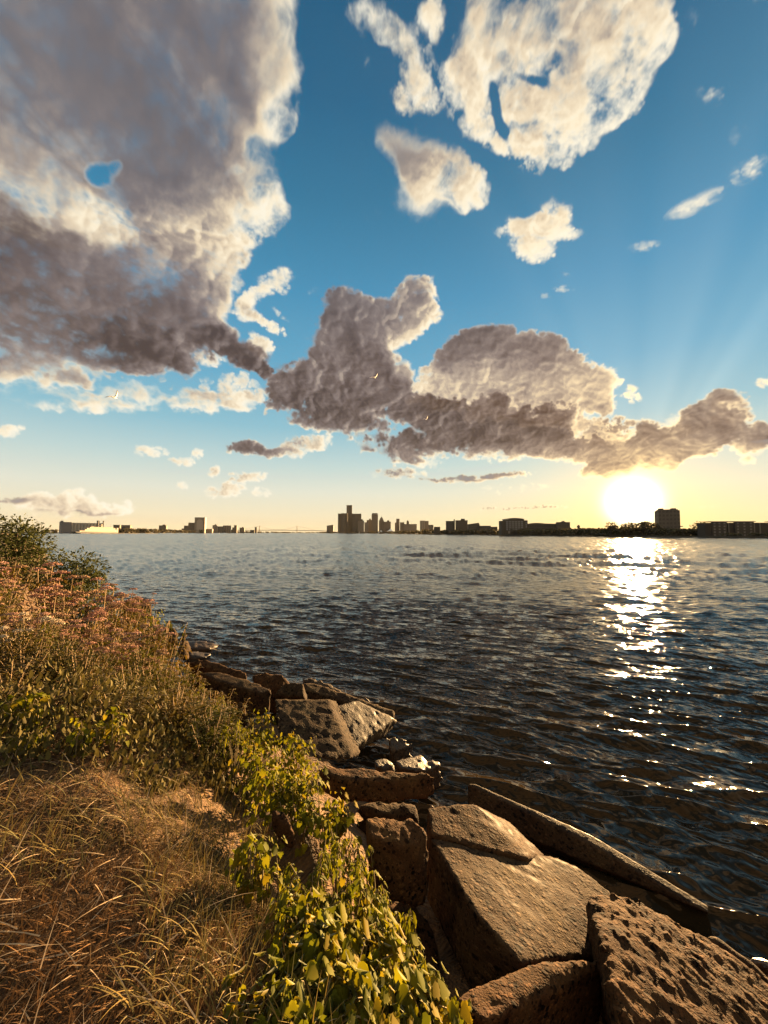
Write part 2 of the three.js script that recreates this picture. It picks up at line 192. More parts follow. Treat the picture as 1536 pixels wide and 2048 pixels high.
  const pick = (table, t, out) => { let n = 0; while (n < table.length - 2 && t > table[n + 1][0]) n++; const a = table[n], b = table[n + 1], f = clamp((t - a[0]) / (b[0] - a[0])); for (let c = 0; c < 3; c++) out[c] = lerp(a[c + 1], b[c + 1], f); return out; };
  const data = new Float32Array(W * HH * 4), air = [0, 0, 0], cl = [0, 0, 0];
  const at = (L, az, el) => { const j = Math.round((el / 180 + 0.5) * HH - 0.5) - R0; if (j < 0 || j >= ROWS) return 0; const i = ((Math.round((az / 360 + 0.25) * W) % W) + W) % W, k = j * W + i; return dens[L][k] * Math.min(1.3, body[L][k]); };
  const steps = [[0.35, 0.5], [0.8, 0.6], [1.5, 0.8], [2.6, 0.9], [4.2, 0.9], [6.5, 0.8]];
  for (let j = 0; j < ROWS; j++) {
    const el = ((R0 + j + 0.5) / HH - 0.5) * 180, c = Math.cos(el * rad), y = Math.sin(el * rad);
    pick(stops, Math.max(0, el), air);
    const base = air.slice(), far = clamp(0.22 + el / 28, 0.22, 1.5);
    for (let i = 0; i < W; i++) {
      const k = j * W + i, x = sinA[i] * c, z = -cosA[i] * c, dot = clamp(x * SUN.x + y * SUN.y + z * SUN.z, -1, 1), th = Math.acos(dot) / rad;
      // warm glow of the low sun in the air
      const g1 = Math.exp(-th / 5.5), g2 = Math.exp(-((th / 2.1) ** 2)), g3 = Math.exp(-th / 16), lowAir = Math.exp(-Math.max(0, el) / 9);
      let R = base[0] + g1 * 0.75 + g2 * 7 + g3 * (0.1 + 0.12 * lowAir), G = base[1] + g1 * 0.31 + g2 * 6 + g3 * (0.07 + 0.0 * lowAir), B = base[2] * (1 - 0.5 * g3 * lowAir) + g1 * 0.05 + g2 * 4 + g3 * (0.06 - 0.05 * lowAir);
      { const g4 = Math.exp(-th / 42), g5 = Math.exp(-th / 9) * lowAir; R += g4 * 0.055 + g5 * 0.2; G += g4 * 0.065 + g5 * 0.06; B += g4 * 0.06; }
      const fan = Math.atan2(el - SUN_ELEVATION, (((i / W - 0.25) * 360 + 540 - SUN_AZIMUTH) % 360 - 180) * c), shaft = th < 60 && el > 5 ? clamp(0.5 + 1.1 * noise(fan * 9, 3.3, 0.5)) * smooth(0.55, 0.95, fan) * (1 - smooth(1.75, 2.1, fan)) * smooth(4, 14, th) * Math.exp(-th / 26) : 0;
      R += shaft * 0.14; G += shaft * 0.13; B += shaft * 0.1;
      for (const L of [0, 1]) {
        const d = dens[L][k]; if (d <= 0.003) continue;
        const az = (i / W - 0.25) * 360; let da = SUN_AZIMUTH - (az > 213 ? az - 360 : az), de = SUN_ELEVATION - el; const ln = Math.hypot(da * c, de) + 1e-6; da = da / ln / Math.max(0.2, c); de /= ln;
        let tau = 0; for (const [s, w] of steps) tau += w * (at(L, az + da * s * far, el + de * s * far) + (L === 0 ? 0.35 * at(1, az + da * s * far, el + de * s * far) : 0));
        const jj = clamp(j + Math.round(de * 5 * far), 0, ROWS - 1), ii = (((i + Math.round(da * 5 * far)) % W) + W) % W, relief = clamp((puff[k] - puff[jj * W + ii]) * 0.06, -0.1, 0.13) * (1 - 0.6 * Math.min(1, soft[L][k])) + fluff[k] * 0.055 + (puff[k] * 0.03 + wisp[L][k] * 0.05) * lerp(0.35, 1, high[j]);
        const thick = Math.min(1.3, body[L][k]) * d;
        const through = Math.exp(-tau * 0.5 * lerp(1, 0.5, smooth(28, 75, th))), rim = d * (1 - d) * 4 * (0.05 + 0.55 * Math.exp(-th / 26));
        // the bulges lit by the sun: from the side, or from behind where the cloud stands near it
        const bu = bulge[L], gx = i > 1 && i < W - 2 ? (bu[k + 2] - bu[k - 2]) / (4 * PX * c) : 0, gy = j > 1 && j < ROWS - 2 ? (bu[k + 2 * W] - bu[k - 2 * W]) / (4 * PX) : 0, nl = 1 / Math.hypot(gx, gy, 0.9);
        const lit = (-gx * da * c - gy * de) * nl * Math.sin(th * rad) - 0.9 * nl * Math.cos(th * rad), form = 1 - 0.85 * smooth(0.45, 0.9, soft[L][k]);
        let b = 0.38 + 0.2 * Math.exp(-th / 11) + 0.64 * through + relief * (1 - 0.5 * smooth(0.6, 0.9, soft[L][k])) + rim * 0.75 + 0.5 * tone[L][k] - 0.18 * (thick - 0.6) + form * (0.21 * clamp(lit + 0.45, -0.12, 1) + 0.02);
        b = clamp(b, 0.02, 1.25);
        pick(ramp, b, cl);
        const cool = smooth(22, 42, el) * (1 - smooth(0.35, 0.8, b)) * 0.45;
        const warm = Math.exp(-th / 15) * 0.75, near = 1 + 0.5 * Math.exp(-th / 14);
        const cr = lerp(cl[0], 0.118, cool) * near * (1 + warm * 0.35), cg = lerp(cl[1], 0.14, cool) * near, cb = lerp(cl[2], 0.175, cool) * near * (1 - warm * 0.6);
        const alpha = d * (0.97 - 0.25 * g2);
        R = lerp(R, cr, alpha); G = lerp(G, cg, alpha); B = lerp(B, cb, alpha);
      }
      const o = ((R0 + j) * W + i) * 4;
      data[o] = R / EXPOSURE; data[o + 1] = G / EXPOSURE; data[o + 2] = B / EXPOSURE; data[o + 3] = 1;
    }
  }
  for (let o = 0; o < R0 * W * 4; o += 4) { data[o] = 0.16 / EXPOSURE; data[o + 1] = 0.13 / EXPOSURE; data[o + 2] = 0.1 / EXPOSURE; data[o + 3] = 1; }
  const sky = new THREE.DataTexture(data, W, HH, THREE.RGBAFormat, THREE.FloatType);
  sky.mapping = THREE.EquirectangularReflectionMapping; sky.magFilter = sky.minFilter = THREE.LinearFilter; sky.wrapS = THREE.RepeatWrapping; sky.needsUpdate = true;
  scene.background = sky; scene.environment = sky;
}
buildSky();
// ------------------------------------------------------------------ naming helpers
const taken = new Map();
function numbered(name) { const n = taken.get(name) || 0; taken.set(name, n + 1); return n ? `${name}_${String(n).padStart(3, '0')}` : name; }
function tag(o, label, category, group) { o.userData.label = label; o.userData.category = category; if (group) o.userData.group = group; return o; }
function shadows(o) { o.castShadow = true; o.receiveShadow = true; return o; }
function tagKind(o) { o.userData.kind = 'thing'; return o; }
function thing(name, label, category, position = [0, 0, 0], turn = 0, group) { const o = new THREE.Group(); o.name = numbered(name); o.position.set(...position); o.rotation.y = turn; scene.add(o); tagKind(o); return tag(o, label, category, group); }
function meshThing(name, geometry, material, label, category, group) { const o = shadows(new THREE.Mesh(geometry, material)); o.name = numbered(name); scene.add(o); tagKind(o); return tag(o, label, category, group); }
function part(name, geometry, material, parent) { const o = shadows(new THREE.Mesh(geometry, material)); o.name = name; parent.add(o); return o; }
function structure(name, geometry, material) { const o = shadows(new THREE.Mesh(geometry, material)); o.name = name; o.userData.kind = 'structure'; scene.add(o); return o; }
const rgb = (r, g, b) => new THREE.Color().setRGB(r, g, b);
const matte = (r, g, b, roughness = 0.9, more = {}) => new THREE.MeshStandardMaterial({ color: rgb(r, g, b), roughness, ...more });
function dataMap(size, fill, { srgb = false, repeat = null } = {}) {
  const d = new Uint8Array(size * size * 4), out = [0, 0, 0];
  for (let j = 0; j < size; j++) for (let i = 0; i < size; i++) { fill(i / size, j / size, out, i, j); const o = (j * size + i) * 4; for (let c = 0; c < 3; c++) d[o + c] = clamp(Math.round(out[c] * 255), 0, 255); d[o + 3] = 255; }
  const t = new THREE.DataTexture(d, size, size, THREE.RGBAFormat); t.wrapS = t.wrapT = THREE.RepeatWrapping; t.magFilter = THREE.LinearFilter; t.minFilter = THREE.LinearMipmapLinearFilter; t.generateMipmaps = true;
  if (srgb) t.colorSpace = THREE.SRGBColorSpace; if (repeat) t.repeat.set(...repeat); t.needsUpdate = true; return t;
}
const toSRGB = (c) => (c <= 0.0031308 ? c * 12.92 : 1.055 * c ** (1 / 2.4) - 0.055);
// noise that repeats over the unit square, by walking on a torus
function tiled(u, v, f, octaves, seed = 0) { const R = f / (2 * Math.PI), a = u * 2 * Math.PI, b = v * 2 * Math.PI; let s = 0, w = 1, k = R; for (let o = 0; o < octaves; o++) { s += w * noise(Math.cos(a) * k + seed + o * 3.3, Math.sin(a) * k + Math.cos(b) * k * 0.83 + 5.5 * o, Math.sin(b) * k + seed * 0.7); w *= 0.55; k *= 2; } return s; }

// ------------------------------------------------------------------ river
const WATERLINE = [[30, 40], [14, 14], [7, 4], [5.2, 0.4], [4.0, -2.3], [3.3, -3.2], [1.2, -5.0], [0.1, -6.5], [-2.2, -7.9], [-4.9, -9.9], [-12.5, -17.5], [-30, -37], [-60, -70], [-140, -150]];
function inland(x, z) {                             // metres from the waterline, positive on the land side
  let best = 1e9, side = 1;
  for (let k = 0; k < WATERLINE.length - 1; k++) {
    const [ax, az] = WATERLINE[k], [bx, bz] = WATERLINE[k + 1], dx = bx - ax, dz = bz - az, t = clamp(((x - ax) * dx + (z - az) * dz) / (dx * dx + dz * dz)), px = x - ax - dx * t, pz = z - az - dz * t, d = Math.hypot(px, pz);
    if (d < best) { best = d; side = dx * (z - az) - dz * (x - ax) < 0 ? 1 : -1; }
  }
  return best * side;
}
const TRAVEL = Math.atan2(0.93, -0.37);             // the chop runs in toward the bank
function waveSet(seed, count, shortest, longest, slope, spread) {
  const r = randomFrom(seed), set = [];
  for (let k = 0; k < count; k++) { const L = shortest * (longest / shortest) ** ((k + r()) / count), a = TRAVEL + (r() + r() + r() - 1.5) / 1.5 * spread, K = 2 * Math.PI / L; set.push({ L, kx: Math.cos(a) * K, kz: Math.sin(a) * K, a: slope * (0.7 + 0.6 * r()) / K, p: r() * 6.2832, dx: Math.cos(a), dz: Math.sin(a) }); }
  return set;
}
const CHOP = waveSet(11, 70, 0.12, 0.75, 0.066, 0.8), SWELL = waveSet(12, 18, 0.85, 3.2, 0.022, 0.7);
const OPEN = [[waveSet(13, 26, 3, 12, 0.05, 0.9), 12, 60]];   // longer waves that build up away from the bank: [waves, from, to] metres out
const FARCHOP = [0, 1, 2, 3, 4, 5, 6, 7].map((b) => { const d = 24 * 2 ** b, gap = Math.min(0.0006 * d * d, d * 0.06); return { at: b, lx: Math.max(0.7, d * 0.014), lz: 2.4 * gap, a: Math.min(0.085 * 2.4 * gap, d * lerp(0.0046, 0.0022, smooth(40, 300, d))) }; });   // broken chop of the open river, coarser where it is only seen from far off
function buildRiver() {
  const azimuths = [], distances = [];
  for (let a = -100; a < -61; a += 1.5) azimuths.push(a);
  for (let a = -61; a <= 61; a += 0.16) azimuths.push(a);
  for (let a = 62; a <= 100; a += 1.5) azimuths.push(a);
  for (let d = 2.2; d < 14000; d += clamp(0.0006 * d * d, 0.032, d * 0.06)) distances.push(d);
  const C = azimuths.length, Rn = distances.length, pos = new Float32Array(C * Rn * 3), uv = new Float32Array(C * Rn * 2);
  for (let j = 0; j < Rn; j++) {
    const d = distances[j], gap = Math.max(clamp(0.0006 * d * d, 0.032, d * 0.06), d * 0.16 * rad);
    const fit = (set) => set.filter((w) => w.L > gap * 1.5).map((w) => ({ ...w, a: w.a * smooth(1.5, 3, w.L / gap) }));
    const set = fit([...CHOP, ...SWELL]), open = d > 12 ? OPEN.map(([set, from, to]) => [fit(set), from, to]).filter(([set]) => set.length) : [];
    for (let i = 0; i < C; i++) {
      const a = azimuths[i] * rad, x = Math.sin(a) * d, z = -Math.cos(a) * d; let X = x, Y = 0, Z = z;
      const gust = 0.8 + 0.45 * noise(x * 0.11, 3.1, z * 0.16);
      for (const w of set) { const ph = w.kx * x + w.kz * z + w.p, A = w.a * gust, c = Math.cos(ph); Y += A * Math.sin(ph); X += w.dx * A * c * 0.85; Z += w.dz * A * c * 0.85; }
      if (open.length) {
        const out = d > 1500 ? 1500 : -inland(x, z);
        for (const [set, from, to] of open) { const fetch = smooth(from, to, out) * gust; if (fetch > 0.001) for (const w of set) { const ph = w.kx * x + w.kz * z + w.p, A = w.a * fetch, c = Math.cos(ph); Y += A * Math.sin(ph); X += w.dx * A * c * 0.85; Z += w.dz * A * c * 0.85; } }
      }
      if (d > 14) { const lg = Math.log2(d / 24); for (const f of FARCHOP) { const t = 1 - Math.abs(lg - f.at); if (t > 0) Y += Math.min(1, t * 1.4) * f.a * gust * (noise(x / f.lx, f.at * 7.3, z / f.lz) + 0.5 * noise(x / f.lx * 2.1, f.at * 3.1 + 4, z / f.lz * 1.7)); } }
      const k = j * C + i; pos[k * 3] = X; pos[k * 3 + 1] = Y; pos[k * 3 + 2] = Z; uv[k * 2] = X / 8; uv[k * 2 + 1] = -Z / 8;
    }
  }
  const sheet = (j0, j1) => {
    const index = new Uint32Array((C - 1) * (j1 - j0) * 6); let n = 0;
    for (let j = 0; j < j1 - j0; j++) for (let i = 0; i < C - 1; i++) { const k = j * C + i; index[n++] = k; index[n++] = k + 1; index[n++] = k + C; index[n++] = k + 1; index[n++] = k + C + 1; index[n++] = k + C; }
    const g = new THREE.BufferGeometry(); g.setAttribute('position', new THREE.BufferAttribute(pos.slice(j0 * C * 3, (j1 + 1) * C * 3), 3)); g.setAttribute('uv', new THREE.BufferAttribute(uv.slice(j0 * C * 2, (j1 + 1) * C * 2), 2)); g.setIndex(new THREE.BufferAttribute(index, 1)); g.computeVertexNormals(); return g;
  };
  // ripples that repeat every 8 m
  const S = 1536, T = 8, r = randomFrom(5), hx = new Float32Array(S * S), hz = new Float32Array(S * S);
  for (let k = 0; k < 60; k++) {
    const L = 0.06 * (0.8 / 0.06) ** r(), a = TRAVEL + (r() + r() - 1) * 1.15, mx = Math.round(Math.cos(a) * T / L), mz = Math.round(Math.sin(a) * T / L), K = Math.hypot(mx, mz) || 1, s = 0.042 * (0.6 + 0.8 * r()), p = r() * 6.2832;
    const sx = s * mx / K, sz = s * mz / K;
    const cu = new Float32Array(S), su = new Float32Array(S), cv = new Float32Array(S), sv = new Float32Array(S);
    for (let i = 0; i < S; i++) { const A = 2 * Math.PI * mx * i / S + p, B = 2 * Math.PI * mz * i / S; cu[i] = Math.cos(A); su[i] = Math.sin(A); cv[i] = Math.cos(B); sv[i] = Math.sin(B); }
    for (let j = 0; j < S; j++) for (let i = 0; i < S; i++) { const c = cu[i] * cv[j] - su[i] * sv[j]; hx[j * S + i] += sx * c; hz[j * S + i] += sz * c; }
  }
  const bent = dataMap(S, (u, v, o, i, j) => { const jj = (S - j) % S, k = jj * S + i, x = -hx[k], y = hz[k], l = Math.hypot(x, y, 1); o[0] = x / l * 0.5 + 0.5; o[1] = y / l * 0.5 + 0.5; o[2] = 1 / l * 0.5 + 0.5; });
  // wavelets too small to be modelled count as roughness, so the open river farther out is rougher than the sheltered water by the bank
  const water = (roughness, slope) => new THREE.MeshPhysicalMaterial({ color: rgb(0.017, 0.0115, 0.0055), roughness, ior: 1.333, normalMap: bent, normalScale: new THREE.Vector2(slope, slope), specularColor: rgb(1, 0.6, 0.32) });
  const cut = [0, distances.findIndex((d) => d > 16), distances.findIndex((d) => d > 34), distances.findIndex((d) => d > 80), Rn - 1];
  ['river', 'river_midstream', 'river_channel', 'river_distance'].forEach((name, k) => structure(name, sheet(cut[k], cut[k + 1]), water([0.05, 0.10, 0.15, 0.19][k], [1.05, 0.7, 0.45, 0.3][k])));
}
buildRiver();

// ------------------------------------------------------------------ bank
const PROFILE = [[-40, -4], [-8, -2.2], [-1.5, -0.6], [0, -0.3], [1, -0.08], [2.2, 0.18], [2.9, 0.55], [3.4, 1.05], [3.8, 1.30], [4.5, 1.38], [30, 1.5], [400, 2.5]];
function groundAt(x, z) {
  const d = inland(x, z) + 0.25 * noise(x * 0.8, 1.7, z * 0.8); let k = 0; while (k < PROFILE.length - 2 && d > PROFILE[k + 1][0]) k++;
  const [a, ya] = PROFILE[k], [b, yb] = PROFILE[k + 1], t = clamp((d - a) / (b - a));
  const bump = 0.42 * Math.exp(-((x + 0.55) ** 2 + (z + 3.25) ** 2) / 0.3);
  return lerp(ya, yb, t) + bump + 0.035 * noise(x * 1.6, 0.3, z * 1.6) + 0.018 * noise(x * 5, 9.3, z * 5);
}
function buildBank() {
  const xs = [], zs = [];
  const grow = (list, from, to, near, rate) => { let v = from; while (Math.abs(v) < Math.abs(to)) { list.push(v); v += Math.sign(to - from || 1) * Math.max(near, Math.abs(v) * rate); } list.push(to); };
  const px = [], nx = [], pz = [], nz = []; grow(px, 0, 60, 0.06, 0.03); grow(nx, -0.06, -500, 0.06, 0.03); grow(pz, 0.06, 300, 0.1, 0.05); grow(nz, 0, -500, 0.06, 0.03);
  xs.push(...nx.reverse(), ...px); zs.push(...nz.reverse(), ...pz);
  const C = xs.length, R = zs.length, pos = [], uv = [], index = [];
  for (const z of zs) for (const x of xs) { pos.push(x, groundAt(x, z), z); uv.push(x, z); }
  for (let j = 0; j < R - 1; j++) for (let i = 0; i < C - 1; i++) { const k = j * C + i; if (Math.max(pos[k * 3 + 1], pos[(k + 1) * 3 + 1], pos[(k + C) * 3 + 1], pos[(k + C + 1) * 3 + 1]) < -1.6) continue; index.push(k, k + C, k + 1, k + 1, k + C, k + C + 1); }
  const g = new THREE.BufferGeometry(); g.setAttribute('position', new THREE.Float32BufferAttribute(pos, 3)); g.setAttribute('uv', new THREE.Float32BufferAttribute(uv, 2)); g.setIndex(index); g.computeVertexNormals();
  const soil = dataMap(512, (u, v, o) => { const n = tiled(u, v, 14, 5, 2), m = tiled(u, v, 60, 3, 9), k = clamp(0.5 + n * 0.5 + m * 0.35); o[0] = toSRGB(lerp(0.03, 0.17, k)); o[1] = toSRGB(lerp(0.016, 0.092, k)); o[2] = toSRGB(lerp(0.007, 0.036, k)); }, { srgb: true });
  const rise = dataMap(512, (u, v, o) => { o[0] = o[1] = o[2] = clamp(0.5 + 0.3 * tiled(u, v, 40, 4, 4)); });
  structure('bank_ground', g, new THREE.MeshStandardMaterial({ map: soil, bumpMap: rise, bumpScale: 0.03, roughness: 1 }));
}
buildBank();
// shoreline blocks: hull corners in metres, cell size, roughness of the break, wetness, tone, edge rounding
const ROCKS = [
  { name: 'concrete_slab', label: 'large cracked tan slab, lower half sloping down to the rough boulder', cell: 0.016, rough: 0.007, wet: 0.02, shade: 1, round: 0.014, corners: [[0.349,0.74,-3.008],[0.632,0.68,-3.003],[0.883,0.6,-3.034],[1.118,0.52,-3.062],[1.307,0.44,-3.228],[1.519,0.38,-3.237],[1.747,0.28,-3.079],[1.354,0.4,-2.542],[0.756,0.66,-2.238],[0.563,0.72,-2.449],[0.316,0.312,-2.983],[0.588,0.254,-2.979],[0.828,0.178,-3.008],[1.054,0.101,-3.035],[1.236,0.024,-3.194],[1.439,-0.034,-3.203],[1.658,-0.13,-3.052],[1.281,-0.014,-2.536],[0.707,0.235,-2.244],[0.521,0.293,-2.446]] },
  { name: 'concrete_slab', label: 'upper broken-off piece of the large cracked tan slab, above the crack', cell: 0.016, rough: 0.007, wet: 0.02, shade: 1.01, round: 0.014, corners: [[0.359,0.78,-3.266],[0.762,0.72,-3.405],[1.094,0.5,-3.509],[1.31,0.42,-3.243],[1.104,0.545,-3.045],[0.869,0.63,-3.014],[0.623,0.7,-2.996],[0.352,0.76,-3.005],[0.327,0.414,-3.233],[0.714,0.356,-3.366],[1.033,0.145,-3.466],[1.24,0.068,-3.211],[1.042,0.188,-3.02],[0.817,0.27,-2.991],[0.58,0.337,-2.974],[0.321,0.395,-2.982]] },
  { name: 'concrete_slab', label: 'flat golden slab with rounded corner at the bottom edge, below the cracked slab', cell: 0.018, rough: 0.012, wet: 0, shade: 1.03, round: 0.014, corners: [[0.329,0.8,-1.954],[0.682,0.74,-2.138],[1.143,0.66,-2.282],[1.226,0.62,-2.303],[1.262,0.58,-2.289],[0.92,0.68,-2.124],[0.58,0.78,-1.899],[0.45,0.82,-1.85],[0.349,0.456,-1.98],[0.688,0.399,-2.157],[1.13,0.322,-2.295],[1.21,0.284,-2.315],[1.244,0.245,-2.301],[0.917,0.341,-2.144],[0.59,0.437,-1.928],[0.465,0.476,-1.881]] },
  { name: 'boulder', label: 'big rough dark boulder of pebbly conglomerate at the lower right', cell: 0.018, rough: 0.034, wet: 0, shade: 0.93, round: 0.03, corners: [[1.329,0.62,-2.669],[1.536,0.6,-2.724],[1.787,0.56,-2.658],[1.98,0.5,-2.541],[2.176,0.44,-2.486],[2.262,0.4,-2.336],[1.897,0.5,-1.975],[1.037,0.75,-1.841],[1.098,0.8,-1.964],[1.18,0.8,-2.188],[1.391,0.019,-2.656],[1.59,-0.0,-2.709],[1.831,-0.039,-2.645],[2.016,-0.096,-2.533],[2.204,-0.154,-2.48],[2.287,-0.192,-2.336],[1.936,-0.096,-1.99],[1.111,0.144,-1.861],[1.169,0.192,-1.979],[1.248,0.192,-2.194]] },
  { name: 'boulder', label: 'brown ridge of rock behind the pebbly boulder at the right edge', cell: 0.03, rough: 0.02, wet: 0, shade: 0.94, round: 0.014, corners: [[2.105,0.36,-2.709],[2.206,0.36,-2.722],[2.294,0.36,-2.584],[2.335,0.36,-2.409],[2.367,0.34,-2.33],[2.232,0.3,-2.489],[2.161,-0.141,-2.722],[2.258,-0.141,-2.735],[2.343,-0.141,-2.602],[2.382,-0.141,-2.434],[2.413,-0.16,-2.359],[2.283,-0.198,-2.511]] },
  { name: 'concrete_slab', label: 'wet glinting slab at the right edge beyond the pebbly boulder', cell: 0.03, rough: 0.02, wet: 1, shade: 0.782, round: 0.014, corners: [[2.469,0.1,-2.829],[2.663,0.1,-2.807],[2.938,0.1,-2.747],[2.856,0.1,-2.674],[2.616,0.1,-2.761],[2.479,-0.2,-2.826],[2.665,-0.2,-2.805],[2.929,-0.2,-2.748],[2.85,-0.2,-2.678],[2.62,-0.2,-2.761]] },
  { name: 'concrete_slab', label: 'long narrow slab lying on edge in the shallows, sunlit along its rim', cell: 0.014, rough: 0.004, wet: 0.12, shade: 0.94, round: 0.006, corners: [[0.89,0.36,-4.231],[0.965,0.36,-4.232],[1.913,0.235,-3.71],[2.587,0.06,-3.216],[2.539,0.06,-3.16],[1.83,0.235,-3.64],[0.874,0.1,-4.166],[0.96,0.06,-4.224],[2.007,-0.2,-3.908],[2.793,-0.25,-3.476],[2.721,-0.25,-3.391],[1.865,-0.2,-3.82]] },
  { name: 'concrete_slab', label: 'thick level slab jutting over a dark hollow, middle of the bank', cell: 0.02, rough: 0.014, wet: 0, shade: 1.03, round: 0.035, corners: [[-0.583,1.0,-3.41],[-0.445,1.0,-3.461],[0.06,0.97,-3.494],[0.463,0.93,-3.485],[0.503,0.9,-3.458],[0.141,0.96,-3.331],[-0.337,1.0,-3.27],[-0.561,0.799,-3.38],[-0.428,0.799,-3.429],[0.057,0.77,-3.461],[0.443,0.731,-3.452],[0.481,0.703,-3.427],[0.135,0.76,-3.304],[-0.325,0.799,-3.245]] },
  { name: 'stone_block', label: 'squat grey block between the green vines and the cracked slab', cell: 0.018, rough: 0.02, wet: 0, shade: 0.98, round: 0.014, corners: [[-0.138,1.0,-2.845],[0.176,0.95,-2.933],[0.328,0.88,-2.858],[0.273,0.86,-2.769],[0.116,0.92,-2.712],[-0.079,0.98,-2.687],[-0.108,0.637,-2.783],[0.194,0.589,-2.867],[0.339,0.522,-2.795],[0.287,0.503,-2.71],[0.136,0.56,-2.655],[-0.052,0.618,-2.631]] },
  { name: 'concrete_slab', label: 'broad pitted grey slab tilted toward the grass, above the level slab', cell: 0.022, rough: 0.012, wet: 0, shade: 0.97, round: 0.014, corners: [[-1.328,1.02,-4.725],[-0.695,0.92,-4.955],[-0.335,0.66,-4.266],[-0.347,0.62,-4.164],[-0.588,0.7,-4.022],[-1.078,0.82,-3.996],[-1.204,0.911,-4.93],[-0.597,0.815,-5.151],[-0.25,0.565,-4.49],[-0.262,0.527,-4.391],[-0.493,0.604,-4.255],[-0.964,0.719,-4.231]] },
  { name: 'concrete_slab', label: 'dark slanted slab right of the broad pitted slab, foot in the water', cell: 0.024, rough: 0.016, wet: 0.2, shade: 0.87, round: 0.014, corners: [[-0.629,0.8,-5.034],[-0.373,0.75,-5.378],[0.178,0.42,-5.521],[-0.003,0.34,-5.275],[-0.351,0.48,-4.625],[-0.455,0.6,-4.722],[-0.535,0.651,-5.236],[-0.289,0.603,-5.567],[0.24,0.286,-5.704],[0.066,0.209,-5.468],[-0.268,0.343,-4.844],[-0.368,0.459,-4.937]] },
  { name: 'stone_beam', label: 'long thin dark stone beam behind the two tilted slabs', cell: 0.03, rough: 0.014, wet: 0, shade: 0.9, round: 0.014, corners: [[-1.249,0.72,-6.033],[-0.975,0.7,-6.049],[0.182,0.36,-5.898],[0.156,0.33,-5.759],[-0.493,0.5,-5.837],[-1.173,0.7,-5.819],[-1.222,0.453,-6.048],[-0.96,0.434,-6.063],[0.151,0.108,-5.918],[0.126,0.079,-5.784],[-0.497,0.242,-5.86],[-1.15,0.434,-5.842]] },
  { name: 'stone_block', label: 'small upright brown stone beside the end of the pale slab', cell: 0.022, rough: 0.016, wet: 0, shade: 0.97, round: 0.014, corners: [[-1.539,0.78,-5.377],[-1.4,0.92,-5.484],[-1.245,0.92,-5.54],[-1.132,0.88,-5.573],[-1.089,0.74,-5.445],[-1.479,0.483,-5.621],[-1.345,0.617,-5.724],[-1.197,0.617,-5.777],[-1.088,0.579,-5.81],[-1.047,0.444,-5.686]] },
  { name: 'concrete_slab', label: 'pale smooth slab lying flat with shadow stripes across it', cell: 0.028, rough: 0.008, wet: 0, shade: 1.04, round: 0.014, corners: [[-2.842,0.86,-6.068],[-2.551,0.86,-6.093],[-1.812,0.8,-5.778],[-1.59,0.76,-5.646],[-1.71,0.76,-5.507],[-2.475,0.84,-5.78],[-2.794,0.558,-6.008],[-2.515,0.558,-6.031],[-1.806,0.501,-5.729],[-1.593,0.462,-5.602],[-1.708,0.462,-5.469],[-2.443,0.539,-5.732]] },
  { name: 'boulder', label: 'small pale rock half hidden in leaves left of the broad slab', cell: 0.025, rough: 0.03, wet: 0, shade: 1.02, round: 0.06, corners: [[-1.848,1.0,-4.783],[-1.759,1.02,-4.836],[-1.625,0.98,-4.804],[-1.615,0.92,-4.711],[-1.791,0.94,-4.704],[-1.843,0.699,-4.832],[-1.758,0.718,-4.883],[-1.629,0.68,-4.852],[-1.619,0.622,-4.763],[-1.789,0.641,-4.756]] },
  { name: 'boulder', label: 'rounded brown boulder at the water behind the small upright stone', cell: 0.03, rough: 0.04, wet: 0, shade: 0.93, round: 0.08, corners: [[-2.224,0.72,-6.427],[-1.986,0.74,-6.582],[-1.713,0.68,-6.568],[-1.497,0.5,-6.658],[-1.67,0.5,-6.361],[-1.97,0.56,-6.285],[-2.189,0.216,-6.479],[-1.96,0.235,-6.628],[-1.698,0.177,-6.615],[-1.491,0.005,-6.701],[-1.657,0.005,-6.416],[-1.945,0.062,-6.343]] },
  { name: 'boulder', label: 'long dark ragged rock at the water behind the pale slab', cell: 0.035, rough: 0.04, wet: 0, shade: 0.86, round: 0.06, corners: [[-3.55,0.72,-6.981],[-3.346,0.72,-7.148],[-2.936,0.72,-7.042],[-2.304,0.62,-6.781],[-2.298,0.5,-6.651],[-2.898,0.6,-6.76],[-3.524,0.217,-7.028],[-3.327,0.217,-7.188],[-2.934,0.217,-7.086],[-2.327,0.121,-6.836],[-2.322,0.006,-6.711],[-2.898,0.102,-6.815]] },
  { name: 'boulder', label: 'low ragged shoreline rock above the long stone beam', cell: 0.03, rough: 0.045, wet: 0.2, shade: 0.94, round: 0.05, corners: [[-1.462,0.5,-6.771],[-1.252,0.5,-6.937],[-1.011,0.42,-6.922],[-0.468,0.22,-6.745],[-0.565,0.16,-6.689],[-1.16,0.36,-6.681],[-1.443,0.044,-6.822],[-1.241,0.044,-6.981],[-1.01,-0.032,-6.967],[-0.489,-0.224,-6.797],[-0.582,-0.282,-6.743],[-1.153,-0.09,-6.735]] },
  { name: 'boulder', label: 'small dark wet rock at the tip of the stone beam', cell: 0.03, rough: 0.03, wet: 0.6, shade: 0.7565, round: 0.014, corners: [[-0.46,0.26,-6.628],[-0.243,0.26,-6.67],[-0.123,0.2,-6.598],[-0.263,0.14,-6.548],[-0.452,-0.092,-6.677],[-0.244,-0.092,-6.717],[-0.129,-0.149,-6.649],[-0.263,-0.207,-6.601]] },
